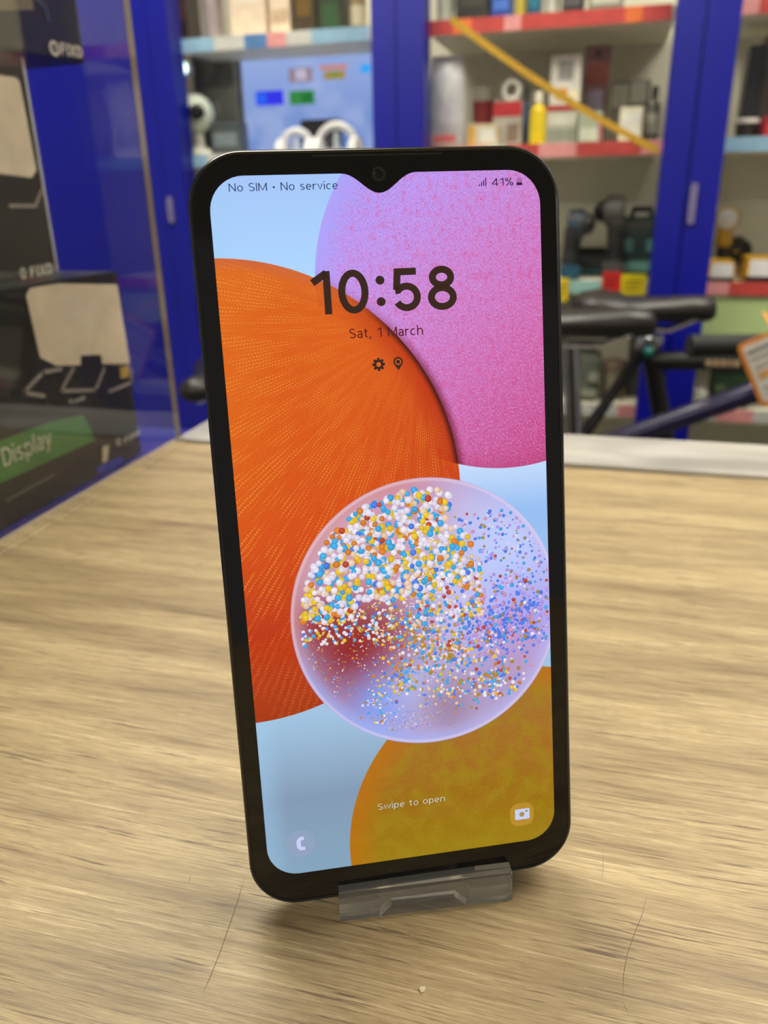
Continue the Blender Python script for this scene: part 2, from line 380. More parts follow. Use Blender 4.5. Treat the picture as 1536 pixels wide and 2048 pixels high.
# head-up display cartons
BOXBLK = mat('carton_black', (30, 27, 25), 0.42, scale=120, var=0.25)
def hud_box(loc, rz, label, w=0.21, h=0.1255, d=0.075):
    """front face looks to +x (towards the phone); y runs along the face, right end at y=0"""
    r = empty('display_carton', loc, rz); tag(r, label, 'box', 'black display cartons behind the glass')
    bm = bmesh.new(); box(bm, -d, 0, -w, 0, 0, h); build('carton', bm, BOXBLK, r, bevel=0.0012, seg=2)
    n = Vector((math.cos(rz), math.sin(rz), 0)); e = Vector((-math.sin(rz), math.cos(rz), 0)); o0 = Vector(loc); cpos = Vector((0, 0, CAMZ))
    def fp(u, v):                              # photo pixel -> (along, up) on the printed face
        q = pix(u, v, Y=1.0) - cpos; k = (o0 - cpos).dot(n) / q.dot(n); P = cpos + q * k - o0
        return (P.dot(e), P.z)
    def onface(o): o.rotation_euler = (0, 0, PI / 2); return o
    def art(name, px, rgb, lay=1, rough=0.45):
        poly = [fp(*p) for p in px]; poly = [(max(-w + 0.002, min(-0.0008, a)), max(0.001, min(h - 0.001, b))) for a, b in poly]
        bm = bmesh.new(); prism(bm, poly, -0.0003 * lay - 0.0002, -0.0003 * lay + 0.0001); return onface(build(name, bm, colmat(rgb, rough), r))
    def stroke(name, px, wd, rgb):
        P = [Vector(fp(*p)) for p in px]; bm = bmesh.new()
        for a, b in zip(P, P[1:]):
            t = (b - a).normalized() * wd * 0.5; q = Vector((-t.y, t.x)); prism(bm, [tuple(a - t + q), tuple(b + t + q), tuple(b + t - q), tuple(a - t - q)], -0.0006, -0.0003)
        return onface(build(name, bm, colmat(rgb, 0.5), r))
    def words(name, t, p0, p1, cap, rgb, weight=0.11):
        a, b = fp(*p0), fp(*p1); return onface(text_mesh(name, t, a[0], b[0], a[1], cap, colmat(rgb, 0.5), r, y=-0.0012, weight=weight))
    def logo(pc, rr, p0, p1, cap, rgb=(214, 204, 186)):
        c = fp(*pc); bm = bmesh.new(); k_ = 20; ri = rr * 0.6
        ou = [bm.verts.new((c[0] + rr * math.cos(2 * PI * k / k_), -0.0012, c[1] + rr * math.sin(2 * PI * k / k_))) for k in range(k_)]
        inn = [bm.verts.new((c[0] + ri * math.cos(2 * PI * k / k_), -0.0012, c[1] + ri * math.sin(2 * PI * k / k_))) for k in range(k_)]
        for k in range(k_): bm.faces.new((ou[k], ou[(k + 1) % k_], inn[(k + 1) % k_], inn[k]))
        bm.faces.new([bm.verts.new((c[0] + a * ri, -0.0012, c[1] + b * ri)) for a, b in ((-0.5, -0.3), (-0.3, -0.5), (0.5, 0.3), (0.3, 0.5))])
        onface(build('logo_mark', bm, colmat(rgb, 0.5), r)); words('logo_lettering', 'FIXD', p0, p1, cap, rgb, 0.19)
    return r, art, stroke, words, logo
LED_Z = -0.014
BEI, OUT = (214, 196, 170), (142, 132, 122)
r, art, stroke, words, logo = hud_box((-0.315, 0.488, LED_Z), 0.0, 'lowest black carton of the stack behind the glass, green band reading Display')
art('picture_screen', [(51, 591), (59, 576), (117, 567), (233, 569), (259, 727), (204, 728), (201, 709), (160, 711), (160, 730), (111, 731), (79, 715)], BEI, rough=0.35)
stroke('picture_outline', [(120, 738), (85, 745), (46, 785), (86, 792)], 0.0024, OUT)
stroke('picture_outline', [(145, 738), (121, 782), (190, 780), (207, 738)], 0.0022, OUT)
stroke('picture_outline', [(262, 740), (262, 765), (218, 783)], 0.0020, OUT)
art('picture_gold_patch', [(238, 736), (257, 730), (257, 754), (240, 757)], (170, 138, 78), 2)  # gold patch in the printed picture
logo((138, 802), 0.0013, (146, 806), (168, 802), 0.0018)
art('green_band', [(-100, 918), (0, 881), (97, 845), (165, 830), (190, 880), (0, 966), (-100, 1008)], (62, 118, 50))
words('lettering', 'Display', (5, 934), (104, 902), 0.0105, (206, 204, 176))
stroke('print_line', [(14, 1000), (106, 950)], 0.0012, (104, 96, 84))
logo((234, 883), 0.0026, (246, 886), (277, 868), 0.0036)
art('pale_bar', [(204, 893), (216, 890), (213, 922), (203, 926)], (206, 190, 150), 2)  # cream upright bar on the carton face
art('blue_corner', [(192, 936), (240, 912), (248, 936), (200, 962)], (42, 56, 170), 2)
r2, art, stroke, words, logo = hud_box((-0.352, 0.476, LED_Z + 0.126), math.radians(9), 'middle black carton of the stack behind the glass, set back and turned')
art('picture_screen', [(-70, 140), (30, 155), (38, 165), (71, 340), (62, 356), (-70, 338)], BEI, rough=0.35)
stroke('picture_outline', [(18, 412), (70, 412), (82, 380)], 0.0022, OUT)
bm = bmesh.new(); box(bm, 0.0, 0.0008, -0.0022, -0.0002, 0.001, 0.1245); build('silver_edge', bm, colmat((206, 204, 200), 0.25), r2)
logo((43, 547), 0.0034, (58, 555), (104, 546), 0.0062)
q3 = pix(172, 128, Z=LED_Z + 0.252)
r3, art, stroke, words, logo = hud_box((q3.x, q3.y, LED_Z + 0.252), math.radians(-8), 'topmost black carton of the stack behind the glass')
logo((106, 97), 0.0042, (120, 109), (163, 113), 0.0066)
art('picture_screen', [(-70, -60), (60, -40), (66, 20), (-70, 22)], (120, 108, 84), rough=0.35)
stroke('picture_outline', [(96, 40), (88, 12), (60, -10)], 0.0022, (70, 76, 84))

# ------------------------------------------------------------------ the phone
A_ = Vector((0.91228879, 0.40952992, 0.00379718)).normalized(); B_ = Vector((-0.09212652, 0.19617387, 0.97623179)); B_ = (B_ - A_ * A_.dot(B_)).normalized(); N_ = A_.cross(B_)
TLP = Vector((-0.07830709835, 0.15716510806, 0.00298692727 + CAMZ))
mm = 0.001; S0, D0 = 34.3, 160.6
phone = bpy.data.objects.new('smartphone', None); C.objects.link(phone); phone.empty_display_size = 0.02
pm = Matrix((A_, -N_, B_)).transposed().to_4x4(); pm.translation = TLP + A_ * (S0 * mm) - B_ * (D0 * mm); phone.matrix_world = pm
tag(phone, 'black smartphone standing upright with its lock screen lit, showing 10:58', 'phone')
def pl(s, d): return ((s - S0) * mm, (D0 - d) * mm)           # screen millimetres -> local x, z
BODY = mat('phone_black_plastic', (15, 14, 13), 0.22, var=0.1, spec=0.6)
GLASSB = mat('phone_front_glass', (9, 8, 8), 0.04, var=0.05, spec=0.5)
# frame: stacked rounded-rectangle loops, front at y=0, 9.1 mm deep
bm = bmesh.new(); loops = []
for y, g in ((-0.0003, 0.9), (-0.0005, 0.45), (-0.0001, 0.08), (0.0012, 0.0), (0.0032, -0.12), (0.0055, 0.0), (0.0072, 0.5), (0.0084, 1.4), (0.0090, 3.0)):
    P = rrect(*(pl(-4.3 + g, 0)[0], pl(72.9 - g, 0)[0], pl(0, 160.5 - g)[1], pl(0, -4.9 + g)[1]), r=(11.2 - g) * mm, n=12)
    loops.append([bm.verts.new((x, y, z)) for x, z in P])
n = len(loops[0])
for a, b in zip(loops, loops[1:]):
    for k in range(n): bm.faces.new((a[k], a[(k + 1) % n], b[(k + 1) % n], b[k]))
bm.faces.new(loops[-1])
inner = [bm.verts.new((v.co.x, 0.0003, v.co.z)) for v in loops[0]]
for k in range(n): bm.faces.new((loops[0][k], loops[0][(k + 1) % n], inner[(k + 1) % n], inner[k]))
bm.faces.new(inner)
build('body', bm, BODY, phone, smooth='auto')
# cover glass
bm = bmesh.new(); prism(bm, rrect(pl(-3.35, 0)[0], pl(71.95, 0)[0], pl(0, 159.55)[1], pl(0, -3.95)[1], 10.2 * mm, 12), -0.0002, 0.0003)
build('front_glass', bm, GLASSB, phone, bevel=0.0002, seg=2)
# side buttons on the right edge, earpiece slit, selfie camera
bm = bmesh.new(); prism(bm, rrect(0.0034, 0.0058, pl(0, 71)[1], pl(0, 50)[1], 0.001, 4), pl(72.7, 0)[0], pl(73.5, 0)[0])
o = build('volume_key', bm, BODY, phone)
for v in o.data.vertices: v.co = Vector((v.co.y, v.co.x, v.co.z))
bm = bmesh.new(); prism(bm, rrect(0.0034, 0.0058, pl(0, 92)[1], pl(0, 79)[1], 0.001, 4), pl(72.7, 0)[0], pl(73.4, 0)[0])
o = build('power_key', bm, BODY, phone)
for v in o.data.vertices: v.co = Vector((v.co.y, v.co.x, v.co.z))
bm = bmesh.new(); prism(bm, rrect(pl(21, 0)[0], pl(48, 0)[0], pl(0, -3.35)[1], pl(0, -3.65)[1], 0.12 * mm, 4), -0.00021, -0.0001)
build('earpiece', bm, mat('slit_black', (3, 3, 3), 0.6), phone)
cx, cz = pl(34.4, 0.25)
bm = bmesh.new(); lathe(bm, [(0.00145, 0), (0.00145, 0.00002), (0.0012, 0.00003), (0.0011, 0.00001)], 28, 'y', (cx, -0.00024, cz)); o = build('camera_ring', bm, mat('lens_ring', (30, 30, 28), 0.3), phone)
bm = bmesh.new(); lathe(bm, [(0.00112, 0.0), (0.0008, -0.00004), (0.0004, -0.00006), (0.0001, -0.00007)], 28, 'y', (cx, -0.00022, cz)); build('camera_lens', bm, mat('lens_glass', (22, 23, 20), 0.25, spec=0.3), phone, smooth=True)

def screen_material():
    M = bpy.data.materials.new('lock_screen'); M.use_nodes = True; V.nt = M.node_tree; p = V.nt.nodes['Principled BSDF']
    x, y, z = vcoords()
    s = x * 1000.0 + S0; d = D0 - z * 1000.0
    # background
    col = vramp(d / 153.0, [(0.0, (166, 198, 250)), (0.16, (174, 218, 255)), (0.40, (196, 220, 252)), (0.47, (150, 190, 242)), (0.75, (158, 194, 224)), (0.88, (128, 152, 180)), (1.0, (130, 164, 190))])
    col = vmix(vmap(s, 0.0, 6.0, 0.35, 0.0), col, (160, 205, 240))
    def dist(cx, cy): return ((s - cx) ** 2.0 + (d - cy) ** 2.0) ** 0.5
    # pink form
    dp = dist(60.0, 22.4); inp = vmap(dp, 40.15, 40.0)
    n1 = vnoise(s * 0.9, d * 0.45, 0.0, 1.0, 5.0, 0.65); n2 = vnoise(s * 4.2, d * 2.2, 4.0, 1.0, 4.0, 0.65)
    pk = ((s - 22.0) * 0.55 + d * 0.62 + (n1 - 0.5) * 26.0) / 62.0
    pc = vramp(pk, [(0.0, (168, 158, 250)), (0.22, (190, 150, 240)), (0.45, (205, 130, 208)), (0.72, (208, 104, 174)), (1.0, (196, 66, 132))])
    pc = vmix(vmap(n1, 0.50, 0.70, 0.0, 0.45), pc, (212, 78, 146))
    pc = vmix(vmap(n2, 0.50, 0.68, 0.0, 0.60), pc, (222, 176, 232))
    pc = vmix(vmap(n2, 0.48, 0.34, 0.0, 0.55), pc, (176, 62, 140))
    pc = vmix(vmap(dp, 36.0, 40.1, 0.0, 0.35) * vmap(d, 40.0, 60.0), pc, (176, 52, 100))
    pc = vmix(vmap(dp, 33.5, 40.0, 0.0, 0.8) * vmap(d, 34.0, 14.0), pc, (172, 165, 252))
    do = dist(-1.0, 65.4); eo = do - 49.7
    pc = vmix(vmap(eo, 0.0, 2.2, 0.85, 0.0) * vmap(d, 20.0, 46.0, 0.15, 1.0), pc, (120, 8, 34))
    col = vmix(inp, col, pc)
    # orange form with radiating threads
    ino = vmap(do, 49.85, 49.7)
    oc = vramp(d / 120.0, [(0.12, (226, 118, 34)), (0.22, (228, 104, 20)), (0.45, (226, 92, 12)), (0.62, (220, 78, 10)), (0.80, (190, 46, 8)), (0.97, (152, 44, 14))])
    oc = vmix(vmap(s, 22.0, 50.0, 0.0, 0.6), oc, (196, 52, 10))
    oc = vmix(vmap(s, 14.0, 0.0, 0.0, 0.35) * vmap(d, 95.0, 40.0), oc, (242, 130, 24))
    ang = V.op('ARCTAN2', d - 30.0, s - 42.0); rad = dist(42.0, 30.0)
    wob = vnoise(s * 0.35, d * 0.35, 2.0, 1.0, 2.0) * 3.0
    th = V.op('SINE', ang * 330.0 + wob) * 0.5 + 0.5
    th2 = V.op('SINE', ang * 620.0 + wob * 2.0) * 0.5 + 0.5
    sp = V.op('SINE', rad * 9.0 + V.op('SINE', ang * 95.0) * 2.0) * 0.5 + 0.5
    spk = vnoise(s * 6.0, d * 6.0, 9.0, 1.0, 2.0); lowf = vnoise(ang * 18.0, rad * 0.10, 6.0, 1.0, 3.0)
    far = vmap(rad, 3.0, 28.0, 0.25, 1.0)
    oc = vmix((1.0 - th2) * vmap(spk, 0.4, 0.6) * 0.40 * far, oc, (160, 40, 0))
    oc = vmix((th ** 3.0) * sp * vmap(lowf, 0.40, 0.60) * vmap(d, 108.0, 80.0, 0.2, 0.62) * far, oc, (255, 178, 66))
    oc = vmix(vmap(spk, 0.56, 0.7, 0.0, 0.45), oc, (248, 138, 30))
    oc = vmix(vmap(spk, 0.50, 0.36, 0.0, 0.65), oc, (186, 46, 2))
    oc = vmix(vmap(eo, -7.0, -0.4, 0.0, 0.6) * inp * vmap(d, 18.0, 34.0, 0.1, 1.0), oc, (176, 26, 4)); oc = vmix(vmap(eo, -1.5, 0.0, 0.0, 0.9) * inp * vmap(d, 22.0, 34.0, 0.1, 1.0), oc, (44, 4, 2))
    oc = vmix(vmap(eo, -3.0, 0.0, 0.0, 0.55) * vmap(d, 30.0, 17.0), oc, (196, 92, 64))
    col = vmix(ino, col, oc)
    # yellow form
    dy = dist(60.0, 150.0); iny = vmap(dy, 41.15, 41.0)
    n3 = vnoise(s * 0.22, d * 0.22, 12.0, 1.0, 4.0, 0.6); n4 = vnoise(s * 2.5, d * 2.5, 14.0, 1.0, 3.0)
    yc = vramp((d - 108.0) / 45.0, [(0.0, (164, 112, 46)), (0.4, (160, 104, 28)), (0.7, (152, 104, 4)), (1.0, (152, 122, 2))])
    yc = vmix(vmap(n3, 0.40, 0.66, 0.0, 0.6), yc, (156, 132, 8))
    yc = vmix(vmap(n4, 0.45, 0.7, 0.0, 0.22), yc, (184, 146, 60))
    yc = vmix(vmap(dy, 33.0, 41.0, 0.0, 0.75), yc, (186, 108, 2))
    col = vmix(iny, col, yc)
    # clear ball
    bx = (s - 40.0) / 30.6; by = (d - 94.0) / 30.8; db = (bx ** 2.0 + by ** 2.0) ** 0.5
    inb = vmap(db, 1.003, 0.997)
    nb = vnoise(s * 0.12, d * 0.12, 21.0, 1.0, 3.0)
    bc = vmix(nb, (176, 152, 204), (196, 184, 232))
    def blob(c, cx, cy, sg, rgb, k=1.0):
        q = ((bx - cx) ** 2.0 + (by - cy) ** 2.0) / (sg * sg)
        return vmix(V.op('EXPONENT', q * -1.0) * k, c, rgb)
    for a in ((-0.35, -0.45, 0.55, (222, 160, 164), 0.9), (-0.1, -0.85, 0.3, (206, 120, 140), 0.6), (0.62, -0.40, 0.50, (192, 208, 254), 1.0), (0.75, 0.15, 0.4, (168, 160, 246), 0.9), (0.25, 0.05, 0.28, (196, 196, 244), 0.8), (-0.78, 0.0, 0.22, (176, 40, 20), 0.9), (-0.55, 0.24, 0.40, (140, 12, 4), 1.0), (-0.4, 0.12, 0.3, (150, 26, 12), 0.7), (-0.45, 0.5, 0.2, (150, 60, 60), 0.6),
              (-0.38, 0.66, 0.24, (124, 160, 246), 0.9), (-0.08, 0.55, 0.22, (184, 190, 240), 0.8), (0.15, 0.72, 0.25, (150, 122, 150), 0.85), (0.55, 0.55, 0.33, (170, 152, 196), 0.8), (0.7, 0.4, 0.2, (190, 150, 190), 0.6)):
        bc = blob(bc, *a)
    rim = vmap(db, 0.86, 0.99)
    rc = vmix(vmap(by, -0.1, 0.55), (214, 140, 124), (150, 182, 252)); rc = vmix(vmap(bx, -0.3, 0.6), rc, (186, 184, 242))
    bc = vmix(rim * 0.55, bc, rc)
    bc = vmix(vmap(db, 0.965, 0.985) * vmap(db, 1.0, 0.99) * 0.4, bc, (236, 216, 228))
    col = vmix(inb, col, bc)
    p.inputs['Base Color'].default_value = (0.004, 0.004, 0.004, 1); p.inputs['Roughness'].default_value = 0.05
    V.nt.links.new(col.o, p.inputs['Emission Color']); p.inputs['Emission Strength'].default_value = 1.0
    return M
# lit display with rounded corners and the teardrop notch
P = []
for x, z in rrect(0, 68.6, -152.96, 0, 7.0, 10): P.append((x, z))
top = []
for k in range(33):
    u = 8.2 * (1 - k / 16.0); top.append((34.4 + u, -3.9 * (0.5 * (1 + math.cos(PI * u / 8.2))) ** 1.25))
P = P[:11] + top + P[11:]
bm = bmesh.new(); bm.faces.new([bm.verts.new((pl(x, 0)[0], -0.00021, pl(0, -z)[1])) for x, z in P])
bm.normal_update(); bmesh.ops.triangulate(bm, faces=bm.faces)
scrn = build('screen', bm, screen_material(), phone)
for p_ in scrn.data.polygons:
    if p_.normal.y > 0: p_.flip()

def lit(name, rgb, k=1.0):
    M = bpy.data.materials.new(name); M.use_nodes = True; p = M.node_tree.nodes['Principled BSDF']
    p.inputs['Base Color'].default_value = (0.004, 0.004, 0.004, 1); p.inputs['Roughness'].default_value = 0.05
    p.inputs['Emission Color'].default_value = lin(rgb); p.inputs['Emission Strength'].default_value = k
    return M
# coloured beads shown inside the ball
M = bpy.data.materials.new('screen_beads'); M.use_nodes = True; p = M.node_tree.nodes['Principled BSDF']
at = M.node_tree.nodes.new('ShaderNodeAttribute'); at.attribute_name = 'bead_colour'
p.inputs['Base Color'].default_value = (0.004, 0.004, 0.004, 1); p.inputs['Roughness'].default_value = 0.05
M.node_tree.links.new(at.outputs['Color'], p.inputs['Emission Color']); p.inputs['Emission Strength'].default_value = 1.0
WHT, CRM, CYN, YEL, ORG, RED, BLU, LIL, PNK, OLV = (236, 228, 250), (240, 206, 176), (52, 172, 236), (236, 196, 20), (222, 128, 24), (196, 62, 20), (64, 124, 240), (178, 150, 240), (214, 150, 196), (176, 142, 40)
def pick(w):
    r = random.random() * sum(a for a, _ in w)
    for a, c in w:
        r -= a
        if r <= 0: return c
    return w[-1][1]
MAIN = [(38, WHT), (10, CRM), (18, CYN), (17, YEL), (8, ORG), (3, RED), (4, BLU)]
RIGHTC = [(22, LIL), (18, PNK), (24, BLU), (12, CYN), (12, OLV), (3, RED), (9, WHT)]
PURP = [(26, LIL), (18, PNK), (36, BLU), (8, CYN), (4, RED), (4, OLV), (4, WHT)]
MIDC = [(22, WHT), (14, CRM), (22, CYN), (20, OLV), (10, ORG), (5, RED), (10, BLU), (8, YEL)]
beads = []
def scatter(n, fn, r0, r1, pal, lim=0.93):
    k = 0; g = 0
    while k < n and g < n * 40:
        g += 1; q = fn()
        if q is None: continue
        bx, by = q
        if bx * bx + by * by > lim * lim: continue
        s, d = 40 + bx * 30.6, 94 + by * 30.8
        if s > 68.2: continue
        beads.append((s, d, random.uniform(r0, r1) * (1.0 if r1 > 0.6 else 1.2), pick(pal))); k += 1
U = random.uniform; G = random.gauss
def rg_big():
    bx, by = U(-0.95, 0.36), U(-0.95, 0.0)
    lim = -0.03 if bx < -0.5 else (-0.14 if bx < 0 else -0.2)
    if by > lim + G(0, 0.04): return None
    if bx > 0.30 + 0.1 * U(-1, 1) - (0.12 if by < -0.6 else 0): return None
    return bx, by
def rg_right():
    bx, by = U(0.22, 0.98), U(-0.72, 0.30)
    if U(0, 1) > 0.35 + 0.65 * max(0, min(1, (bx * bx + by * by - 0.25) * 1.6)) + (0.4 if by > -0.05 else 0): return None
    return bx, by
scatter(420, lambda: (U(-0.92, 0.05), U(0.02, 0.56) if U(0, 1) < 0.6 else G(0.28, 0.12)), 0.07, 0.17, MIDC)
scatter(160, lambda: (G(-0.12, 0.12), G(0.82, 0.045)), 0.06, 0.13, MIDC)
scatter(260, lambda: (G(-0.12, 0.14), G(-0.02, 0.14)), 0.08, 0.18, [(40, WHT), (20, CRM), (20, CYN), (20, YEL)])
scatter(150, lambda: (U(-0.93, -0.35), U(-0.08, 0.16)), 0.22, 0.40, MAIN)
scatter(470, rg_right, 0.14, 0.36, RIGHTC, 0.965)
scatter(450, lambda: (G(0.55, 0.19), G(0.12, 0.14)), 0.24, 0.44, PURP)
scatter(400, lambda: (lambda t: (-0.35 + 0.55 * t + G(0, 0.13), -0.02 + 0.36 * t + G(0, 0.10)))(U(0, 1)), 0.20, 0.40, MIDC)
scatter(150, lambda: (U(-0.3, 0.6), G(0.36, 0.12)), 0.22, 0.42, MIDC)
scatter(120, lambda: (G(0.5, 0.12), G(0.58, 0.08)), 0.24, 0.42, MIDC)
scatter(90, lambda: (G(0.12, 0.16), G(0.62, 0.08)), 0.16, 0.36, MIDC)
scatter(80, lambda: (G(-0.40, 0.05), G(0.68, 0.09)), 0.12, 0.30, MIDC)
scatter(60, lambda: (G(-0.25, 0.06), G(0.48, 0.09)), 0.20, 0.38, MIDC)
scatter(240, lambda: (U(-0.1, 0.42), U(-0.4, 0.08)), 0.38, 0.62, MAIN)
scatter(980, rg_big, 0.56, 0.84, MAIN, 0.92)
bm = bmesh.new(); cl = bm.loops.layers.float_color.new('bead_colour')
for i, (s, d, r, c) in enumerate(beads):
    k = 10 if r > 0.3 else 6; y = -0.00022 - 0.00003 * i / len(beads)
    L = lin(c); f0 = U(0.86, 1.06); hi = [min(1, L[j] * f0 * 1.12 + 0.05) for j in range(3)]; lo = [L[j] * f0 * (0.78 if r > 0.3 else 0.9) for j in range(3)]
    x0, z0 = pl(s - 0.18 * r, d - 0.3 * r); xc, zc = pl(s, d)
    cv = bm.verts.new((x0, y, z0)); rr = r * mm
    vs = [bm.verts.new((xc + rr * math.cos(2 * PI * j / k), y, zc + rr * math.sin(2 * PI * j / k))) for j in range(k)]
    for j in range(k):
        f = bm.faces.new((cv, vs[j], vs[(j + 1) % k]))
        for lp in f.loops: lp[cl] = tuple(hi if lp.vert is cv else lo) + (1.0,)
me = bpy.data.meshes.new('bead_pattern'); bm.to_mesh(me); bm.free(); me.materials.append(M)
o = link('bead_pattern', me, phone); o['kind'] = 'stuff'; o['label'] = 'coloured beads in the picture on the screen'

YT = -0.00029
INK = lit('ink_brown', (52, 30, 18)); INKB = lit('ink_blue', (34, 58, 92)); INKP = lit('ink_purple', (52, 22, 66)); INKR = lit('ink_maroon', (84, 16, 22))
PALE = lit('pale_lettering', (206, 200, 176)); SHAD = lit('letter_shadow', (112, 78, 8)); ICON = lit('icon_pale', (196, 206, 246)); DISCB = lit('icon_disc_blue', (140, 160, 190)); DISCY = lit('icon_disc_ochre', (182, 138, 40)); DRED = lit('ink_red', (118, 30, 40))
def stext(name, t, s0, s1, d, cap, mt, weight=0.11, y=YT, gap=0.13):
    return text_mesh(name, t, pl(s0, 0)[0], pl(s1, 0)[0], pl(0, d)[1], cap * mm, mt, phone, y=y, weight=weight, gap=gap)
stext('clock_time', '10:58', 18.9, 49.7, 27.65, 8.7, INK, 0.165, gap=0.17)
stext('clock_date', 'Sat, 1 March', 26.34, 42.06, 32.75, 1.95, INKR, 0.115)
stext('status_text', 'No SIM • No service', 4.03, 25.89, 2.98, 1.55, INKB, 0.105)
stext('battery_text', '41%', 58.17, 62.83, 3.12, 1.55, INKP, 0.105)
stext('hint_text_shadow', 'Swipe to open', 26.2, 42.1, 139.95, 1.5, SHAD, 0.17, YT + 0.00001)
stext('hint_text', 'Swipe to open', 26.1, 42.0, 139.85, 1.5, PALE, 0.115)
def flat(name, polys, mt, y=YT):
    bm = bmesh.new()
    for q in polys: bm.faces.new([bm.verts.new((pl(s, 0)[0], y, pl(0, d)[1])) for s, d in q])
    bm.normal_update(); bmesh.ops.triangulate(bm, faces=bm.faces)
    return build(name, bm, mt, phone)
def circ(s, d, r, n=24): return [(s + r * math.cos(2 * PI * k / n), d + r * math.sin(2 * PI * k / n)) for k in range(n)]
for k, h in enumerate((0.35, 0.75, 1.15, 1.6)): flat('signal_bar', [[(55.4 + 0.45 * k, 3.08), (55.62 + 0.45 * k, 3.08), (55.62 + 0.45 * k, 3.08 - h), (55.4 + 0.45 * k, 3.08 - h)]], INKP)
flat('battery_shell', [[(63.5, 3.1), (64.75, 3.1), (64.75, 1.75), (64.4, 1.75), (64.4, 1.5), (63.85, 1.5), (63.85, 1.75), (63.5, 1.75)]], lit('battery_pale', (178, 104, 168)))
flat('battery_level', [[(63.5, 3.1), (64.75, 3.1), (64.75, 2.55), (63.5, 2.55)]], INKP, YT - 0.00001)
# gear and map-pin notification icons
gs, gd = 32.16, 38.43; P = []
for k in range(8):
    a = 2 * PI * k / 8
    for da, r in ((-0.28, 1.02), (-0.20, 1.38), (0.20, 1.38), (0.28, 1.02)): P.append((gs + r * math.sin(a + da), gd - r * math.cos(a + da)))
flat('gear_icon', [P], INK); flat('gear_hole', [circ(gs, gd, 0.5)], lit('gear_centre', (222, 96, 16)), YT - 0.00001)
ps, pd = 36.36, 38.1
flat('pin_icon', [[(ps + 1.02 * math.sin(t), pd - 1.02 * math.cos(t)) for t in [math.radians(-125 + 250 * k / 24) for k in range(25)]] + [(ps, pd + 1.75)]], INK)
flat('pin_ring', [circ(ps, pd, 0.66)], lit('pin_orange', (214, 92, 28)), YT - 0.00001); flat('pin_dot', [circ(ps, pd, 0.44)], INK, YT - 0.00002)
def squircle(s, d, r, n=40): return [(s + r * math.copysign(abs(math.cos(2 * PI * k / n)) ** 0.7, math.cos(2 * PI * k / n)), d + r * math.copysign(abs(math.sin(2 * PI * k / n)) ** 0.7, math.sin(2 * PI * k / n))) for k in range(n)]
flat('call_button', [squircle(7.65, 145.5, 3.2)], DISCB)
P = [(8.55, 143.85), (8.55, 144.75), (7.9, 144.75), (7.75, 145.1), (7.75, 146.0), (7.95, 146.4), (8.7, 146.45), (8.7, 147.25), (7.5, 147.2), (6.85, 146.5), (6.75, 145.5), (6.9, 144.6), (7.5, 143.95)]
flat('call_icon', [P], ICON, YT - 0.00001)
flat('camera_button', [squircle(60.5, 145.9, 2.95)], DISCY)
flat('camera_icon', [[(58.8, 144.7), (59.0, 144.5), (62.2, 144.5), (62.4, 144.7), (62.4, 147.0), (62.2, 147.2), (59.0, 147.2), (58.8, 147.0)]], ICON, YT - 0.00001)
flat('camera_icon_lens', [circ(60.5, 145.9, 0.62), circ(61.65, 145.15, 0.3)], lit('icon_ochre', (168, 140, 60)), YT - 0.00002)

# ------------------------------------------------------------------ acrylic phone stand
def acrylic():
    M = bpy.data.materials.new('clear_acrylic'); M.use_nodes = True; p = M.node_tree.nodes['Principled BSDF']
    p.inputs['Base Color'].default_value = (0.95, 0.955, 0.94, 1); p.inputs['Transmission Weight'].default_value = 0.92; p.inputs['IOR'].default_value = 1.49
    p.inputs['Roughness'].default_value = 0.04
    return M
ACR = acrylic()
# local frame: x along the lip, y to the back (level), z up; origin on the counter under the left end of the lip
sx = Vector((A_.x, A_.y, 0)).normalized(); sx.rotate(Matrix.Rotation(math.radians(-1.6), 3, 'Z'))
lipL = TLP + A_ * (15.5 * mm) - B_ * (160.5 * mm) + N_ * (0.4 * mm)
st = bpy.data.objects.new('phone_stand', None); C.objects.link(st); st.location = (lipL.x, lipL.y, 0); st.rotation_euler = (0, 0, math.atan2(sx.y, sx.x)); st.empty_display_size = 0.01
tag(st, 'small clear acrylic stand with a front lip holding the phone', 'phone stand')
TILT = math.radians(12.5); LW = 0.0413
def strip(outline, x0, x1, name, parent, bevel=0.0005):
    """profile of (y,z) points extruded along x"""
    bm = bmesh.new(); a = [bm.verts.new((x0, y, z)) for y, z in outline]; b = [bm.verts.new((x1, y, z)) for y, z in outline]; n = len(outline)
    bm.faces.new(a); bm.faces.new(b)
    for i in range(n): bm.faces.new((a[i], a[(i + 1) % n], b[(i + 1) % n], b[i]))
    return build(name, bm, ACR, parent, bevel=bevel, seg=2)
def rot(y, z): return (y * math.cos(TILT) + z * math.sin(TILT), -y * math.sin(TILT) + z * math.cos(TILT))
TH = 0.0032
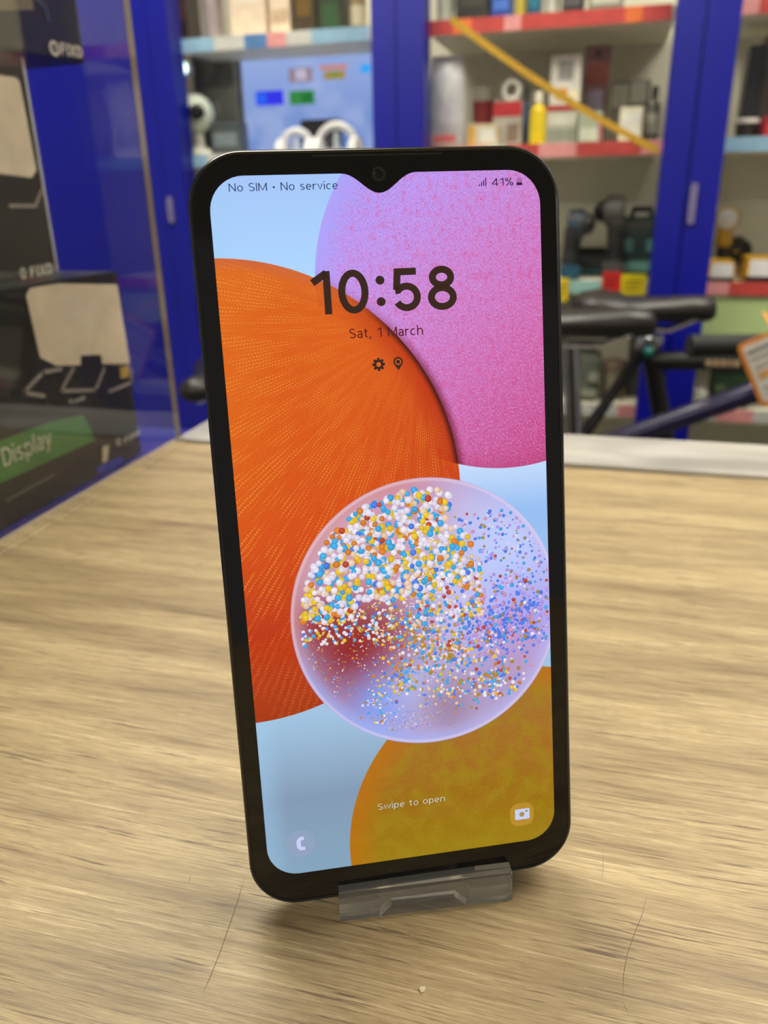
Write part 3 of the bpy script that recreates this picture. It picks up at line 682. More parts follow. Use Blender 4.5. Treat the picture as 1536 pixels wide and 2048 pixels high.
def lip():
    """front lip: upright plate with a trapezoid cable window, leaning back like the phone"""
    bm = bmesh.new(); out = [(0, 0.00005), (LW, 0.00005), (LW, 0.0078), (0, 0.0078)]; hole = [(0.0095, 0.0009), (0.0300, 0.0009), (0.0272, 0.0034), (0.0122, 0.0034)]
    R = {}
    for nm, P in (('o', out), ('h', hole)):
        for sd, yo in (('f', -TH), ('b', 0.0)):
            R[nm + sd] = [bm.verts.new((x, yo + z * math.tan(TILT) + (0.0008 if (sd == 'f' and nm == 'o' and z < 0.001) else 0), z)) for x, z in P]
    for i in range(4):
        j = (i + 1) % 4
        bm.faces.new((R['of'][i], R['of'][j], R['hf'][j], R['hf'][i])); bm.faces.new((R['ob'][i], R['ob'][j], R['hb'][j], R['hb'][i]))
        bm.faces.new((R['of'][i], R['of'][j], R['ob'][j], R['ob'][i])); bm.faces.new((R['hf'][i], R['hf'][j], R['hb'][j], R['hb'][i]))
    return build('front_lip', bm, ACR, st, bevel=0.00025, seg=2)
lip()
strip([(0.0008, 0.00005), (0.0008, 0.0030), (0.0110, 0.0006), (0.0110, 0.00005)], 0, 0.0098, 'floor_tongue', st, 0.0)
strip([(0.0008, 0.00005), (0.0008, 0.0030), (0.0110, 0.0006), (0.0110, 0.00005)], 0.0312, LW, 'floor_tongue', st, 0.0)
yb = 0.0118
strip([(yb, 0.0), (yb + TH, 0.0), (yb + TH + 0.078 * math.tan(TILT), 0.078), (yb + 0.078 * math.tan(TILT), 0.078)], 0.002, LW - 0.002, 'back_rest', st)
y2 = yb + TH + 0.078 * math.tan(TILT)
strip([(y2, 0.0745), (y2, 0.078), (y2 + 0.034, 0.0035), (y2 + 0.034, 0.0), (y2 + 0.0315, 0.0)], 0.002, LW - 0.002, 'rear_leg', st)

# ------------------------------------------------------------------ display cabinet with blue frame
YF = 1.90
BLUE = mat('blue_powder_coat', (12, 18, 140), 0.3, scale=3, var=0.12)
cab = empty('display_cabinet', (-0.3, YF + 0.15, FLOOR)); tag(cab, 'wide shop display cabinet with royal blue frame and glass doors behind the bicycles', 'cabinet')
OFF = Vector((0.3, -(YF + 0.15), -FLOOR))
def kpart(name, bm, mt, parent=cab, **k):
    o = build(name, bm, mt, parent, **k)
    if parent is cab: o.location = OFF
    return o
POSTS = [(-1.088, -0.992), (-0.523, -0.407), (0.088, 0.205), (0.70, 0.815)]
LEV = [0.472, 0.228, -0.058, -0.34, -0.62]
for i, (x0, x1) in enumerate(POSTS):
    bm = bmesh.new(); w = x1 - x0
    # two door stiles with a seam and shallow grooves
    box(bm, x0, x0 + w * 0.46, YF - 0.03, YF + 0.03, FLOOR, 1.2); box(bm, x0 + w * 0.48, x1, YF - 0.034, YF + 0.03, FLOOR, 1.2)
    box(bm, x0 + w * 0.46, x0 + w * 0.48, YF - 0.02, YF + 0.03, FLOOR, 1.2)
    p_ = kpart('post', bm, BLUE, bevel=0.003)
    for u, v, hh in ((342, 420, 0.06), (1385, 407, 0.08)):
        q = pix(u, v, Y=YF - 0.035)
        if x0 < q.x < x1:
            bm = bmesh.new(); prism(bm, rrect(q.x - 0.007, q.x + 0.007, q.z - hh / 2, q.z + hh / 2, 0.0068, 5), YF - 0.040, YF - 0.034)
            kpart('door_handle', bm, colmat((112, 104, 140), 0.4), parent=p_)
bm = bmesh.new(); box(bm, -1.75, -1.088, YF - 0.01, YF + 0.02, FLOOR, 1.2); kpart('side_panel', bm, BLUE)
bm = bmesh.new(); box(bm, -1.1, 1.5, YF + 0.33, YF + 0.35, FLOOR, 1.2); kpart('back_panel', bm, mat('cabinet_back', (222, 218, 200), 0.7, scale=5, var=0.08))
bays = [(-0.992, -0.523), (-0.407, 0.088), (0.205, 0.70), (0.815, 1.4)]
RD = colmat((200, 72, 68)); PKc = colmat((236, 160, 160)); WHc = colmat((208, 208, 204)); LB = colmat((150, 190, 220)); OR = colmat((238, 120, 60)); TL_ = colmat((150, 196, 190)); BL2 = colmat((84, 130, 190))
SHELF = mat('shelf_steel', (232, 228, 208), 0.5, scale=10, var=0.06)
pal = {(0, 0): [LB, WHc, BL2, PKc, WHc, LB], (1, 0): [RD, OR, RD, PKc, RD, RD, RD], (2, 0): [PKc, RD, WHc], (0, 1): [LB, WHc], (1, 1): [RD, PKc, WHc, RD, PKc, PKc, RD], (2, 1): [LB, LB, WHc], (1, 2): [TL_, TL_, WHc], (2, 2): [PKc, RD, RD], (0, 2): [TL_, WHc]}
for b, (x0, x1) in enumerate(bays):
    for l, z in enumerate(LEV):
        bm = bmesh.new(); box(bm, x0, x1, YF + 0.03, YF + 0.33, z - 0.012, z + 0.014); sh = kpart('shelf', bm, SHELF)
        ms = pal.get((b, l), [WHc, PKc, WHc]); bm = bmesh.new(); rnd = random.Random(b * 7 + l); x = x0; slots = sorted(set(ms), key=lambda q: q.name)
        k = 0
        while x < x1 - 0.01:
            e = min(x1, x + rnd.uniform(0.03, 0.09)); box(bm, x, e, YF + 0.024, YF + 0.0295, z - 0.012, z + 0.016, slots.index(ms[k % len(ms)])); x = e; k += 1
        kpart('price_strip', bm, slots, parent=sh)
for x0, x1 in bays[:3]:
    bm = bmesh.new(); box(bm, x0, x1, YF - 0.003, YF + 0.003, FLOOR + 0.05, 1.2); kpart('glass_door', bm, pane_mat('cabinet_glass', (0.97, 0.97, 0.965), 1.45))
bm = bmesh.new(); box(bm, -1.1, 1.5, YF - 0.02, YF + 0.33, FLOOR, FLOOR + 0.05); kpart('plinth', bm, BLUE)

# ------------------------------------------------------------------ goods on the shelves
def span(u0, v0, u1, v1, lev, Y):
    """pixel box -> centre x, width, base z on the shelf, height"""
    z = LEV[lev] + 0.014
    a = pix(u0, (v0 + v1) / 2, Y=Y); b = pix(u1, (v0 + v1) / 2, Y=Y); t = pix((u0 + u1) / 2, v0, Y=Y)
    return (a.x + b.x) / 2, b.x - a.x, z, max(0.02, t.z - z)
def carton(name, w, h, d, rgb, panels, mt=None):
    """boxed product: root mesh plus printed panels and a tuck flap"""
    bm = bmesh.new(); box(bm, -w / 2, w / 2, -d / 2, d / 2, 0, h); o = build(name, bm, mt or colmat(rgb, 0.45), bevel=min(0.0015, w * 0.05), seg=1)
    for (a, b, c, e, col) in panels:
        bm = bmesh.new(); box(bm, -w / 2 + a * w, -w / 2 + b * w, -d / 2 - 0.0008, -d / 2 - 0.0001, c * h, e * h); build('printed_panel', bm, colmat(col, 0.4), o)
    bm = bmesh.new(); box(bm, -w * 0.45, w * 0.45, -d / 2 + 0.001, d / 2 - 0.003, h, h + 0.0008); build('top_flap', bm, colmat(tuple(min(255, int(c * 0.9)) for c in rgb), 0.5), o)
    return o
def bottle(name, w, h, rgb, cap, lab=None):
    r = w / 2; bm = bmesh.new(); lathe(bm, [(r * 0.9, 0), (r, h * 0.03), (r, h * 0.62), (r * 0.85, h * 0.70), (r * 0.42, h * 0.76), (r * 0.40, h * 0.82)], 20); o = build(name, bm, colmat(rgb, 0.3), smooth='auto')
    bm = bmesh.new(); lathe(bm, [(r * 0.52, h * 0.79), (r * 0.52, h * 0.97), (r * 0.44, h)], 16); build('cap', bm, colmat(cap, 0.4), o, smooth='auto')
    if lab:
        bm = bmesh.new(); lathe(bm, [(r * 1.01, h * 0.15), (r * 1.015, h * 0.16), (r * 1.015, h * 0.5), (r * 1.01, h * 0.51)], 20); build('paper_label', bm, colmat(lab, 0.5), o, smooth='auto')
    return o
def tub(name, w, h, rgb, lid):
    r = w / 2; bm = bmesh.new(); lathe(bm, [(r * 0.86, 0), (r * 0.96, h * 0.80)], 20); o = build(name, bm, colmat(rgb, 0.4), smooth='auto')
    bm = bmesh.new(); lathe(bm, [(r, h * 0.78), (r, h * 0.97), (r * 0.94, h)], 20); build('lid', bm, colmat(lid, 0.4), o, smooth='auto')
    return o
def blister(name, w, h, card, goods, panel):
    bm = bmesh.new(); prism(bm, rrect(-w / 2, w / 2, 0, h, w * 0.08, 4), -0.0008, 0.0008); o = build(name, bm, colmat(card, 0.5))
    bm = bmesh.new(); prism(bm, rrect(-w * 0.34, w * 0.34, h * 0.08, h * 0.55, w * 0.1, 4), -0.03, -0.001); build('moulded_bubble', bm, colmat(goods, 0.2), o, bevel=0.004)
    bm = bmesh.new(); box(bm, -w * 0.42, w * 0.42, -0.0014, -0.0009, h * 0.62, h * 0.84); build('printed_panel', bm, colmat(panel, 0.4), o)
    bm = bmesh.new(); prism(bm, rrect(-w * 0.14, w * 0.14, h * 0.90, h * 0.95, w * 0.03, 3), -0.0014, -0.0009); build('hang_slot', bm, colmat((60, 58, 54)), o)
    bm = bmesh.new(); box(bm, -w * 0.3, w * 0.3, 0.0009, 0.03, 0, 0.004); build('foot', bm, colmat(card, 0.5), o)
    return o
def tape_roll(name, w, rgb, core=(120, 96, 70)):
    R = w / 2; d = 0.045; bm = bmesh.new()
    for mi, (a, b) in enumerate(((R * 0.60, R),)):
        n = 28; v = [[], [], [], []]
        for k in range(n):
            t = 2 * PI * k / n
            for j, (rr, y) in enumerate(((a, -d / 2), (b, -d / 2), (b, d / 2), (a, d / 2))): v[j].append(bm.verts.new((rr * math.cos(t), y, R + rr * math.sin(t))))
        for k in range(n):
            for j in range(4): bm.faces.new((v[j][k], v[j][(k + 1) % n], v[(j + 1) % 4][(k + 1) % n], v[(j + 1) % 4][k]))
    o = build(name, bm, colmat(rgb, 0.4), smooth='auto')
    bm = bmesh.new(); ring(bm, R * 0.57, R * 0.045, 'y', (0, 0, R), 24, 6); build('core', bm, colmat(core, 0.7), o, smooth=True)
    return o
def pouch(name, w, h, rgb, mark):
    bm = bmesh.new(); nx, nz = 8, 12; rnd = random.Random(name + str(w)); G2 = {}
    for side in (-1, 1):
        for i in range(nx + 1):
            for j in range(nz + 1):
                a, b = i / nx, j / nz; bul = (math.sin(PI * a) ** 0.6) * (math.sin(PI * min(1, b * 1.02)) ** 0.6)
                y = side * (0.002 + 0.026 * bul * rnd.uniform(0.75, 1.1)); G2[side, i, j] = bm.verts.new(((a - 0.5) * w * (1 - 0.18 * b * b), y, b * h))
        for i in range(nx):
            for j in range(nz): bm.faces.new((G2[side, i, j], G2[side, i + 1, j], G2[side, i + 1, j + 1], G2[side, i, j + 1]))
    edge = [(i, 0) for i in range(nx + 1)] + [(nx, j) for j in range(1, nz + 1)] + [(i, nz) for i in range(nx - 1, -1, -1)] + [(0, j) for j in range(nz - 1, 0, -1)]
    for q, t in zip(edge, edge[1:] + edge[:1]): bm.faces.new((G2[-1, q[0], q[1]], G2[-1, t[0], t[1]], G2[1, t[0], t[1]], G2[1, q[0], q[1]]))
    o = build(name, bm, mat('pouch_film_%d' % rgb[0], rgb, 0.25), smooth=True)
    bm = bmesh.new(); box(bm, -w * 0.3, w * 0.3, -0.034, -0.031, h * 0.06, h * 0.14); build('printed_panel', bm, colmat(mark, 0.4), o)
    return o
def drill(name, w, h, body, trim, flip=1):
    """cordless drill standing on its battery"""
    bm = bmesh.new(); lathe(bm, [(0.02, -w * 0.30), (0.032, -w * 0.26), (0.034, w * 0.10), (0.028, w * 0.22)], 16, 'x', (0, 0, h * 0.80)); o = build(name, bm, colmat(body, 0.45), smooth='auto')
    bm = bmesh.new(); lathe(bm, [(0.022, w * 0.22), (0.024, w * 0.34), (0.012, w * 0.48), (0.008, w * 0.5)], 14, 'x', (0, 0, h * 0.80)); build('chuck', bm, colmat((52, 52, 54), 0.3, 0.9), o, smooth='auto')
    bm = bmesh.new(); tube(bm, [(-w * 0.08, 0, h * 0.74), (-w * 0.12, 0, h * 0.5), (-w * 0.16, 0, h * 0.22)], [0.022, 0.019, 0.021], 12); build('grip', bm, colmat((28, 28, 30), 0.6), o, smooth='auto')
    bm = bmesh.new(); box(bm, -w * 0.40, w * 0.16, -0.038, 0.038, 0, h * 0.22); build('battery', bm, colmat(trim, 0.45), o, bevel=0.006)
    bm = bmesh.new(); box(bm, -w * 0.2, w * 0.05, -0.036, -0.030, h * 0.77, h * 0.85); build('badge', bm, colmat(trim, 0.45), o, bevel=0.002)
    o.rotation_euler = (0, 0, 0 if flip > 0 else PI)
    return o
def toolcase(name, w, h, d, rgb, trim):
    bm = bmesh.new(); box(bm, -w / 2, w / 2, -d / 2, d / 2, 0, h * 0.86); o = build(name, bm, colmat(rgb, 0.5), bevel=0.008)
    bm = bmesh.new(); tube(bm, [(-w * 0.25, 0, h * 0.84), (-w * 0.22, 0, h * 0.97), (w * 0.22, 0, h * 0.97), (w * 0.25, 0, h * 0.84)], 0.008, 8); build('carry_handle', bm, colmat((24, 24, 26), 0.5), o, smooth='auto')
    for a in (-0.3, 0.3):
        bm = bmesh.new(); box(bm, w * a - 0.012, w * a + 0.012, -d / 2 - 0.006, -d / 2, h * 0.38, h * 0.56); build('latch', bm, colmat(trim, 0.4), o, bevel=0.002)
    bm = bmesh.new(); box(bm, -w * 0.42, w * 0.42, -d / 2 - 0.002, -d / 2, h * 0.10, h * 0.24); build('badge', bm, colmat(trim, 0.4), o)
    return o
def place(o, u0, v0, u1, v1, lev, Y, label, cat, group=None, rz=None):
    x, w, z, h = span(u0, v0, u1, v1, lev, Y); o.location = (x, Y, z)
    if rz is not None: o.rotation_euler = (0, 0, rz)
    return tag(o, label, cat, group)
YI = YF + 0.10
def put_carton(px, lev, rgb, panels, label, cat='box', Y=YI, d=0.07, name='carton'):
    x, w, z, h = span(*px, lev, Y); o = carton(name, w, h, d, rgb, panels); return place(o, *px, lev, Y, label, cat)
def put(fn, px, lev, label, cat, name, *a, Y=YI, rz=None, **k):
    x, w, z, h = span(*px, lev, Y); o = fn(name, w, h, *a, **k); return place(o, *px, lev, Y, label, cat, rz=rz)
# upper shelf, left bay
put_carton((348, -60, 384, 62), 0, (52, 36, 38), [(0.1, 0.9, 0.3, 0.55, (96, 60, 62))], 'dark maroon box at the left end of the upper left shelf', name='gift_box')
put(tub, (404, -30, 444, 60), 0, 'grey tub with pale lid on the upper left shelf', 'tub', 'storage_tub', (158, 146, 150), (196, 190, 196))
put_carton((470, -60, 540, 52), 0, (226, 206, 184), [(0.1, 0.9, 0.5, 0.8, (236, 222, 206))], 'wide cream box in the middle of the upper left shelf', name='cream_box')
put_carton((548, -60, 588, 48), 0, (232, 212, 190), [(0.1, 0.9, 0.2, 0.4, (196, 170, 140))], 'narrow cream box beside the wide cream box', name='cream_box')
put_carton((594, -50, 640, 40), 0, (66, 54, 34), [(0.2, 0.8, 0.3, 0.6, (110, 84, 30))], 'dark brown box on the upper left shelf', name='brown_box')
put_carton((644, -50, 694, 36), 0, (52, 58, 40), [(0.2, 0.8, 0.1, 0.5, (48, 84, 50))], 'dark olive box on the upper left shelf', name='olive_box')
put(bottle, (700, -40, 732, 30), 0, 'tan jar beside the middle blue post on the upper left shelf', 'jar', 'glass_jar', (150, 130, 96), (120, 100, 70), (206, 196, 170))
# upper shelf, middle bay
put(tub, (872, -30, 912, 22), 0, 'white tub at the left end of the upper middle shelf', 'tub', 'storage_tub', (218, 222, 210), (232, 236, 226))
put_carton((918, -60, 984, 22), 0, (42, 42, 40), [(0.15, 0.85, 0.3, 0.6, (70, 68, 60))], 'charcoal box on the upper middle shelf', name='charcoal_box')
put_carton((988, -60, 1026, 18), 0, (28, 62, 150), [(0.1, 0.9, 0.2, 0.4, (70, 110, 200))], 'bright blue box on the upper middle shelf', name='blue_box')
put(bottle, (1032, -60, 1056, 20), 0, 'yellow bottle on the upper middle shelf', 'bottle', 'yellow_bottle', (232, 200, 40), (222, 190, 40), (240, 214, 90))
put_carton((1060, -60, 1084, 16), 0, (22, 78, 110), [(0.1, 0.9, 0.2, 0.5, (30, 110, 140))], 'narrow teal box on the upper middle shelf', name='teal_box')
put(tub, (1090, -30, 1122, 14), 0, 'small white tub beside the teal box', 'tub', 'storage_tub', (220, 222, 212), (232, 232, 224))
put_carton((1128, -60, 1170, 12), 0, (36, 36, 40), [(0.1, 0.9, 0.2, 0.5, (80, 80, 84))], 'black box on the upper middle shelf next to the white tub', name='black_box')
put_carton((1180, -60, 1250, 8), 0, (120, 122, 112), [(0.1, 0.9, 0.2, 0.5, (190, 190, 180))], 'grey box towards the right of the upper middle shelf', name='grey_box')
# middle shelf, middle bay
put(pouch, (858, 112, 932, 290), 1, 'tall white film pouch beside the middle blue post', 'pouch', 'film_pouch', (214, 214, 222), (206, 96, 100), Y=YF + 0.07)
put(tub, (944, 176, 988, 290), 1, 'white and red tub next to the film pouch', 'tub', 'storage_tub', (184, 60, 62), (226, 220, 206), Y=YI + 0.06)
put_carton((938, 250, 998, 292), 1, (216, 204, 172), [(0.05, 0.25, 0.05, 0.95, (222, 170, 60)), (0.4, 0.9, 0.2, 0.8, (232, 232, 222))], 'low cream box with a yellow end', d=0.05, Y=YF + 0.06, name='cream_box')
put_carton((990, 204, 1046, 292), 1, (176, 170, 160), [(0.0, 1.0, 0.66, 0.98, (188, 44, 52)), (0.5, 0.9, 0.1, 0.5, (128, 110, 98))], 'grey box with a red top band on the middle shelf', Y=YI, name='grey_box')
x, w, z, h = span(1008, 184, 1042, 206, 1, YI); o = tape_roll('tape_roll', 0.042, (220, 218, 206)); o.location = (x, YI, z + span(990, 204, 1046, 292, 1, YI)[3] + 0.0008); tag(o, 'white tape roll standing on the red-banded grey box', 'tape roll')
put(bottle, (1044, 176, 1060, 290), 1, 'slim blue bottle beside the yellow bottle', 'bottle', 'blue_bottle', (84, 116, 170), (60, 78, 104), Y=YI + 0.02)
put(bottle, (1060, 184, 1092, 290), 1, 'yellow bottle with white cap on the middle shelf', 'bottle', 'yellow_bottle', (236, 204, 10), (228, 224, 204), (240, 214, 30), Y=YF + 0.07)
b1 = put_carton((1094, 214, 1156, 288), 1, (176, 176, 160), [(0.0, 1.0, 0.88, 1.0, (190, 44, 50)), (0.05, 0.95, 0.1, 0.4, (140, 146, 136)), (0.05, 0.95, 0.5, 0.8, (206, 206, 192))], 'flat grey-green carton with a red lid edge', Y=YI, name='lidded_carton')
x, w, z, h = span(1102, 116, 1164, 214, 1, YI + 0.005); hh = span(1094, 214, 1156, 288, 1, YI)[3]
o = carton('picture_carton', w * 0.96, h - hh, 0.06, (226, 222, 214), [(0.25, 0.75, 0.5, 0.9, (150, 150, 146)), (0.2, 0.6, 0.12, 0.34, (220, 150, 60)), (0.7, 0.95, 0.05, 0.3, (236, 226, 190))]); o.location = (x, YI, z + hh + 0.001); tag(o, 'white picture carton standing on the red-edged carton', 'box')
put_carton((1158, 226, 1204, 288), 1, (172, 180, 160), [(0.1, 0.9, 0.1, 0.5, (206, 214, 196)), (0.85, 1.0, 0.1, 0.6, (210, 130, 140))], 'pale green carton with white front on the middle shelf', Y=YF + 0.08, name='green_carton')
put(blister, (1166, 92, 1216, 286), 1, 'tall card with red top and pink moulded bubble', 'blister pack', 'blister_pack', (168, 116, 124), (176, 160, 190), (168, 62, 40), Y=YI + 0.09)
put_carton((1218, 166, 1296, 286), 1, (118, 112, 98), [(0.05, 0.45, 0.6, 0.95, (172, 168, 152)), (0.52, 0.92, 0.66, 0.98, (186, 184, 170))], 'dull grey-brown carton with two pale panels', Y=YI + 0.08, name='brown_carton')
put_carton((1238, 216, 1284, 286), 1, (234, 228, 204), [(0.12, 0.88, 0.15, 0.85, (238, 240, 230))], 'small white box with cream border near the right blue post', Y=YF + 0.07, d=0.04, name='white_box')
put(bottle, (1292, 172, 1320, 286), 1, 'grey spray bottle beside the right blue post', 'bottle', 'spray_bottle', (96, 94, 84), (50, 48, 42), (170, 168, 158), Y=YI)
# middle shelf, right bay
put_carton((1484, 96, 1514, 286), 1, (30, 34, 44), [(0.1, 0.9, 0.05, 0.2, (60, 60, 70))], 'tall navy box in the right bay', Y=YI + 0.05, name='tall_box')
put_carton((1516, 76, 1552, 286), 1, (62, 54, 48), [(0.0, 1.0, 0.9, 1.0, (140, 24, 50))], 'tall brown box with crimson top in the right bay', Y=YI + 0.05, name='tall_box')
put(tub, (1468, 238, 1516, 288), 1, 'round white tub on a dark lid in the right bay', 'tub', 'storage_tub', (40, 32, 30), (240, 236, 230), Y=YF + 0.075)
put_carton((1520, 236, 1570, 288), 1, (176, 24, 44), [(0.1, 0.9, 0.2, 0.6, (210, 60, 70))], 'low red box at the right edge of the picture', Y=YF + 0.07, name='red_box')
o = carton('unseen_carton', 0.15, 0.19, 0.12, (236, 234, 238), [(0.1, 0.9, 0.1, 0.3, (206, 206, 220))]); o.location = (0.595, YF + 0.12, LEV[1] + 0.014); tag(o, 'large unseen white carton added in the right bay for its reflection', 'box')  # out of view; added to give the glass partition a pale reflection
# middle shelf, left bay: lit screen, ear cups, camera
scn = empty('display_monitor'); x, w, z, h = span(488, 98, 756, 300, 1, YI + 0.10)
scn.location = (x, YI + 0.10, z); tag(scn, 'light blue lit screen with small picture tiles beside the middle blue post', 'monitor')
bm = bmesh.new(); box(bm, -w / 2 - 0.006, w / 2 + 0.006, 0.0, 0.02, 0.0, h + 0.006); build('casing', bm, colmat((206, 210, 220), 0.4), scn, bevel=0.002)
bm = bmesh.new(); box(bm, -w / 2, w / 2, -0.002, -0.0001, 0.005, h)
SM = bpy.data.materials.new('monitor_picture'); SM.use_nodes = True; V.nt = SM.node_tree; pp = V.nt.nodes['Principled BSDF']; vx, vy, vz = vcoords()
cc = vmix(vmap(vz, 0.0, h), (110, 146, 222), (160, 186, 246)); cc = vmix(vmap(vnoise(vx * 9.0, vz * 9.0, 0.0, 1.0, 2.0), 0.4, 0.65, 0.0, 0.7), cc, (176, 196, 246))
V.nt.links.new(cc.o, pp.inputs['Emission Color']); pp.inputs['Emission Strength'].default_value = 0.85; pp.inputs['Base Color'].default_value = (0.02, 0.02, 0.03, 1); pp.inputs['Roughness'].default_value = 0.2
build('picture', bm, SM, scn)
def tile(u0, v0, u1, v1, rgb, lt=1.0):
    a = pix(u0, v1, Y=YI + 0.097); b = pix(u1, v0, Y=YI + 0.097); bm = bmesh.new(); box(bm, a.x - x, b.x - x, -0.0035, -0.0021, a.z - z, b.z - z); build('picture_tile', bm, lit('tile_%d_%d_%d' % rgb, rgb, lt), scn)
for t in ((578, 134, 624, 166, (150, 132, 150)), (592, 138, 612, 160, (206, 200, 222)), (640, 128, 694, 140, (206, 134, 110)), (648, 140, 690, 160, (172, 140, 70)), (660, 144, 680, 156, (110, 150, 60)), (722, 128, 740, 146, (40, 168, 255)), (514, 180, 566, 212, (40, 44, 240)), (512, 186, 532, 208, (40, 110, 250)), (580, 180, 628, 210, (44, 136, 60)), (604, 186, 626, 206, (20, 104, 50))): tile(*t)
def headphones(cu, cv, wpx, rgb, label, Y):
    c = pix(cu, cv, Y=Y); w = abs(pix(cu + wpx, cv, Y=Y).x - c.x); z0 = LEV[1] + 0.014
    r = empty('headphones', (c.x, Y, z0)); tag(r, label, 'headphones', 'white headphones below the lit screen')
    H = c.z - z0; R = w / 2; cz = H - R
    bm = bmesh.new(); tube(bm, [(R * math.cos(t), 0, cz + R * math.sin(t)) for t in [PI * k / 16 for k in range(17)]], 0.009, 8); build('headband', bm, colmat(rgb, 0.35), r, smooth='auto')
    for sgn in (-1, 1):
        bm = bmesh.new(); lathe(bm, [(0.026, -0.012), (0.032, -0.006), (0.032, 0.008), (0.022, 0.014)], 18, 'x', (sgn * R, 0, cz - 0.01)); build('ear_cup', bm, colmat(rgb, 0.35), r, smooth='auto')
    bm = bmesh.new(); lathe(bm, [(0.035, 0.0), (0.035, 0.006), (0.008, 0.008), (0.006, max(0.012, H - 0.014))], 16); build('display_post', bm, colmat((190, 196, 206), 0.3), r, smooth='auto')
    return r
headphones(592, 262, 58, (226, 226, 232), 'smaller white headphones on a post below the lit screen', YF + 0.08)
headphones(672, 250, 76, (236, 234, 236), 'larger white headphones on a post below the lit screen', YF + 0.07)
put_carton((606, 240, 682, 300), 1, (34, 30, 36), [(0.1, 0.9, 0.2, 0.5, (70, 66, 74))], 'black box behind the headphones in front of the lit screen', Y=YI + 0.055, d=0.03, name='black_box')
def security_camera(label):
    x, w, z, h = span(356, 186, 424, 300, 1, YF + 0.08); r = empty('security_camera', (x + 0.006, YF + 0.08, z), math.radians(32)); tag(r, label, 'camera')
    bm = bmesh.new(); lathe(bm, [(w * 0.36, 0), (w * 0.40, 0.006), (w * 0.30, h * 0.10), (w * 0.16, h * 0.16), (w * 0.14, h * 0.40)], 20); build('base', bm, colmat((214, 214, 204), 0.4), r, smooth='auto')
    bm = bmesh.new(); bmesh.ops.create_uvsphere(bm, u_segments=20, v_segments=14, radius=w * 0.48); bmesh.ops.translate(bm, vec=(0, 0, h * 0.68), verts=bm.verts); build('head', bm, colmat((206, 214, 200), 0.35), r, smooth=True)
    bm = bmesh.new(); lathe(bm, [(w * 0.20, 0), (w * 0.20, -0.012), (w * 0.14, -0.016)], 18, 'y', (-w * 0.03, -w * 0.44, h * 0.69)); build('lens', bm, colmat((16, 18, 22), 0.1), r, smooth='auto')
security_camera('pale round camera with black lens at the left of the middle shelf')
put_carton((402, 112, 486, 300), 1, (166, 164, 146), [(0.05, 0.95, 0.68, 0.95, (124, 120, 110)), (0.1, 0.9, 0.12, 0.3, (110, 114, 110)), (0.1, 0.6, 0.36, 0.55, (206, 212, 194))], 'grey-green box between the camera and the lit screen', Y=YI + 0.12, name='grey_box')
put_carton((430, 246, 488, 300), 1, (70, 78, 80), [(0.1, 0.9, 0.3, 0.7, (120, 130, 136))], 'low dark slate box in front of the grey-green box', Y=YI, d=0.05, name='slate_box')
# small glowing white dot on a stem under the shelf, above the camera
q = pix(366, 137, Y=YF + 0.05); r = empty('bright_dot', (q.x, YF + 0.05, LEV[0] - 0.0125)); tag(r, 'tiny bright white dot hanging under the upper left shelf', 'lamp')
dz = q.z - (LEV[0] - 0.0125)
bm = bmesh.new(); tube(bm, [(0, 0, 0), (0, 0, dz + 0.02)], 0.004, 8); build('stem', bm, colmat((60, 60, 60), 0.4), r)
bm = bmesh.new(); lathe(bm, [(0.008, 0.03), (0.018, 0.02), (0.02, -0.004), (0.018, -0.006)], 18, 'y', (0, 0, dz)); build('housing', bm, colmat((190, 190, 190), 0.3), r, smooth='auto')
bm = bmesh.new(); bmesh.ops.create_uvsphere(bm, u_segments=14, v_segments=8, radius=0.015); bmesh.ops.scale(bm, vec=(1, 0.5, 1), verts=bm.verts); bmesh.ops.translate(bm, vec=(0, -0.008, dz), verts=bm.verts); build('glowing_dot', bm, lit('dot_glow', (225, 255, 245), 4.0), r, smooth=True)
# lower shelf, middle bay: power tools
put(drill, (1118, 420, 1188, 552), 2, 'navy and black cordless drill nearest the phone edge', 'drill', 'cordless_drill', (34, 42, 60), (30, 78, 104), Y=YF + 0.09)
put(drill, (1184, 388, 1262, 552), 2, 'grey cordless drill in the middle of the tool shelf', 'drill', 'cordless_drill', (92, 88, 84), (72, 68, 66), Y=YF + 0.10, flip=-1)
put(toolcase, (1240, 414, 1318, 552), 2, 'dark teal tool case beside the right blue post', 'tool case', 'tool_case', 0.10, (30, 62, 62), (96, 150, 146), Y=YI + 0.07)
put(toolcase, (1128, 500, 1236, 556), 2, 'low black tool case behind the drills', 'tool case', 'tool_case', 0.08, (32, 36, 36), (40, 110, 120), Y=YI + 0.10)
def shelf_tag(px, rgb, label, Y=YF + 0.018):
    u0, v0, u1, v1 = px; a = pix(u0, v1, Y=Y); b = pix(u1, v0, Y=Y); cx_, w_, h_ = (a.x + b.x) / 2, b.x - a.x, b.z - a.z
    o = empty('shelf_tag', (cx_, Y, a.z)); tag(o, label, 'tag', 'coloured tags on the tool shelf edge')
    bm = bmesh.new(); prism(bm, rrect(-w_ / 2, w_ / 2, 0, h_, w_ * 0.08, 3), -0.0007, 0.0007); build('card', bm, colmat(rgb, 0.5), o)
    for j in range(3):
        bm = bmesh.new(); box(bm, -w_ * 0.36, w_ * (0.36 - 0.12 * j), -0.0012, -0.0008, h_ * (0.62 - 0.2 * j), h_ * (0.70 - 0.2 * j)); build('print_line', bm, colmat((120, 30, 20) if rgb[1] < 80 else (150, 120, 10), 0.5), o)
    bm = bmesh.new(); box(bm, -w_ * 0.2, w_ * 0.2, 0.0007, 0.006, h_ * 0.4, h_ * 0.9); build('clip', bm, colmat((220, 220, 214), 0.4), o)
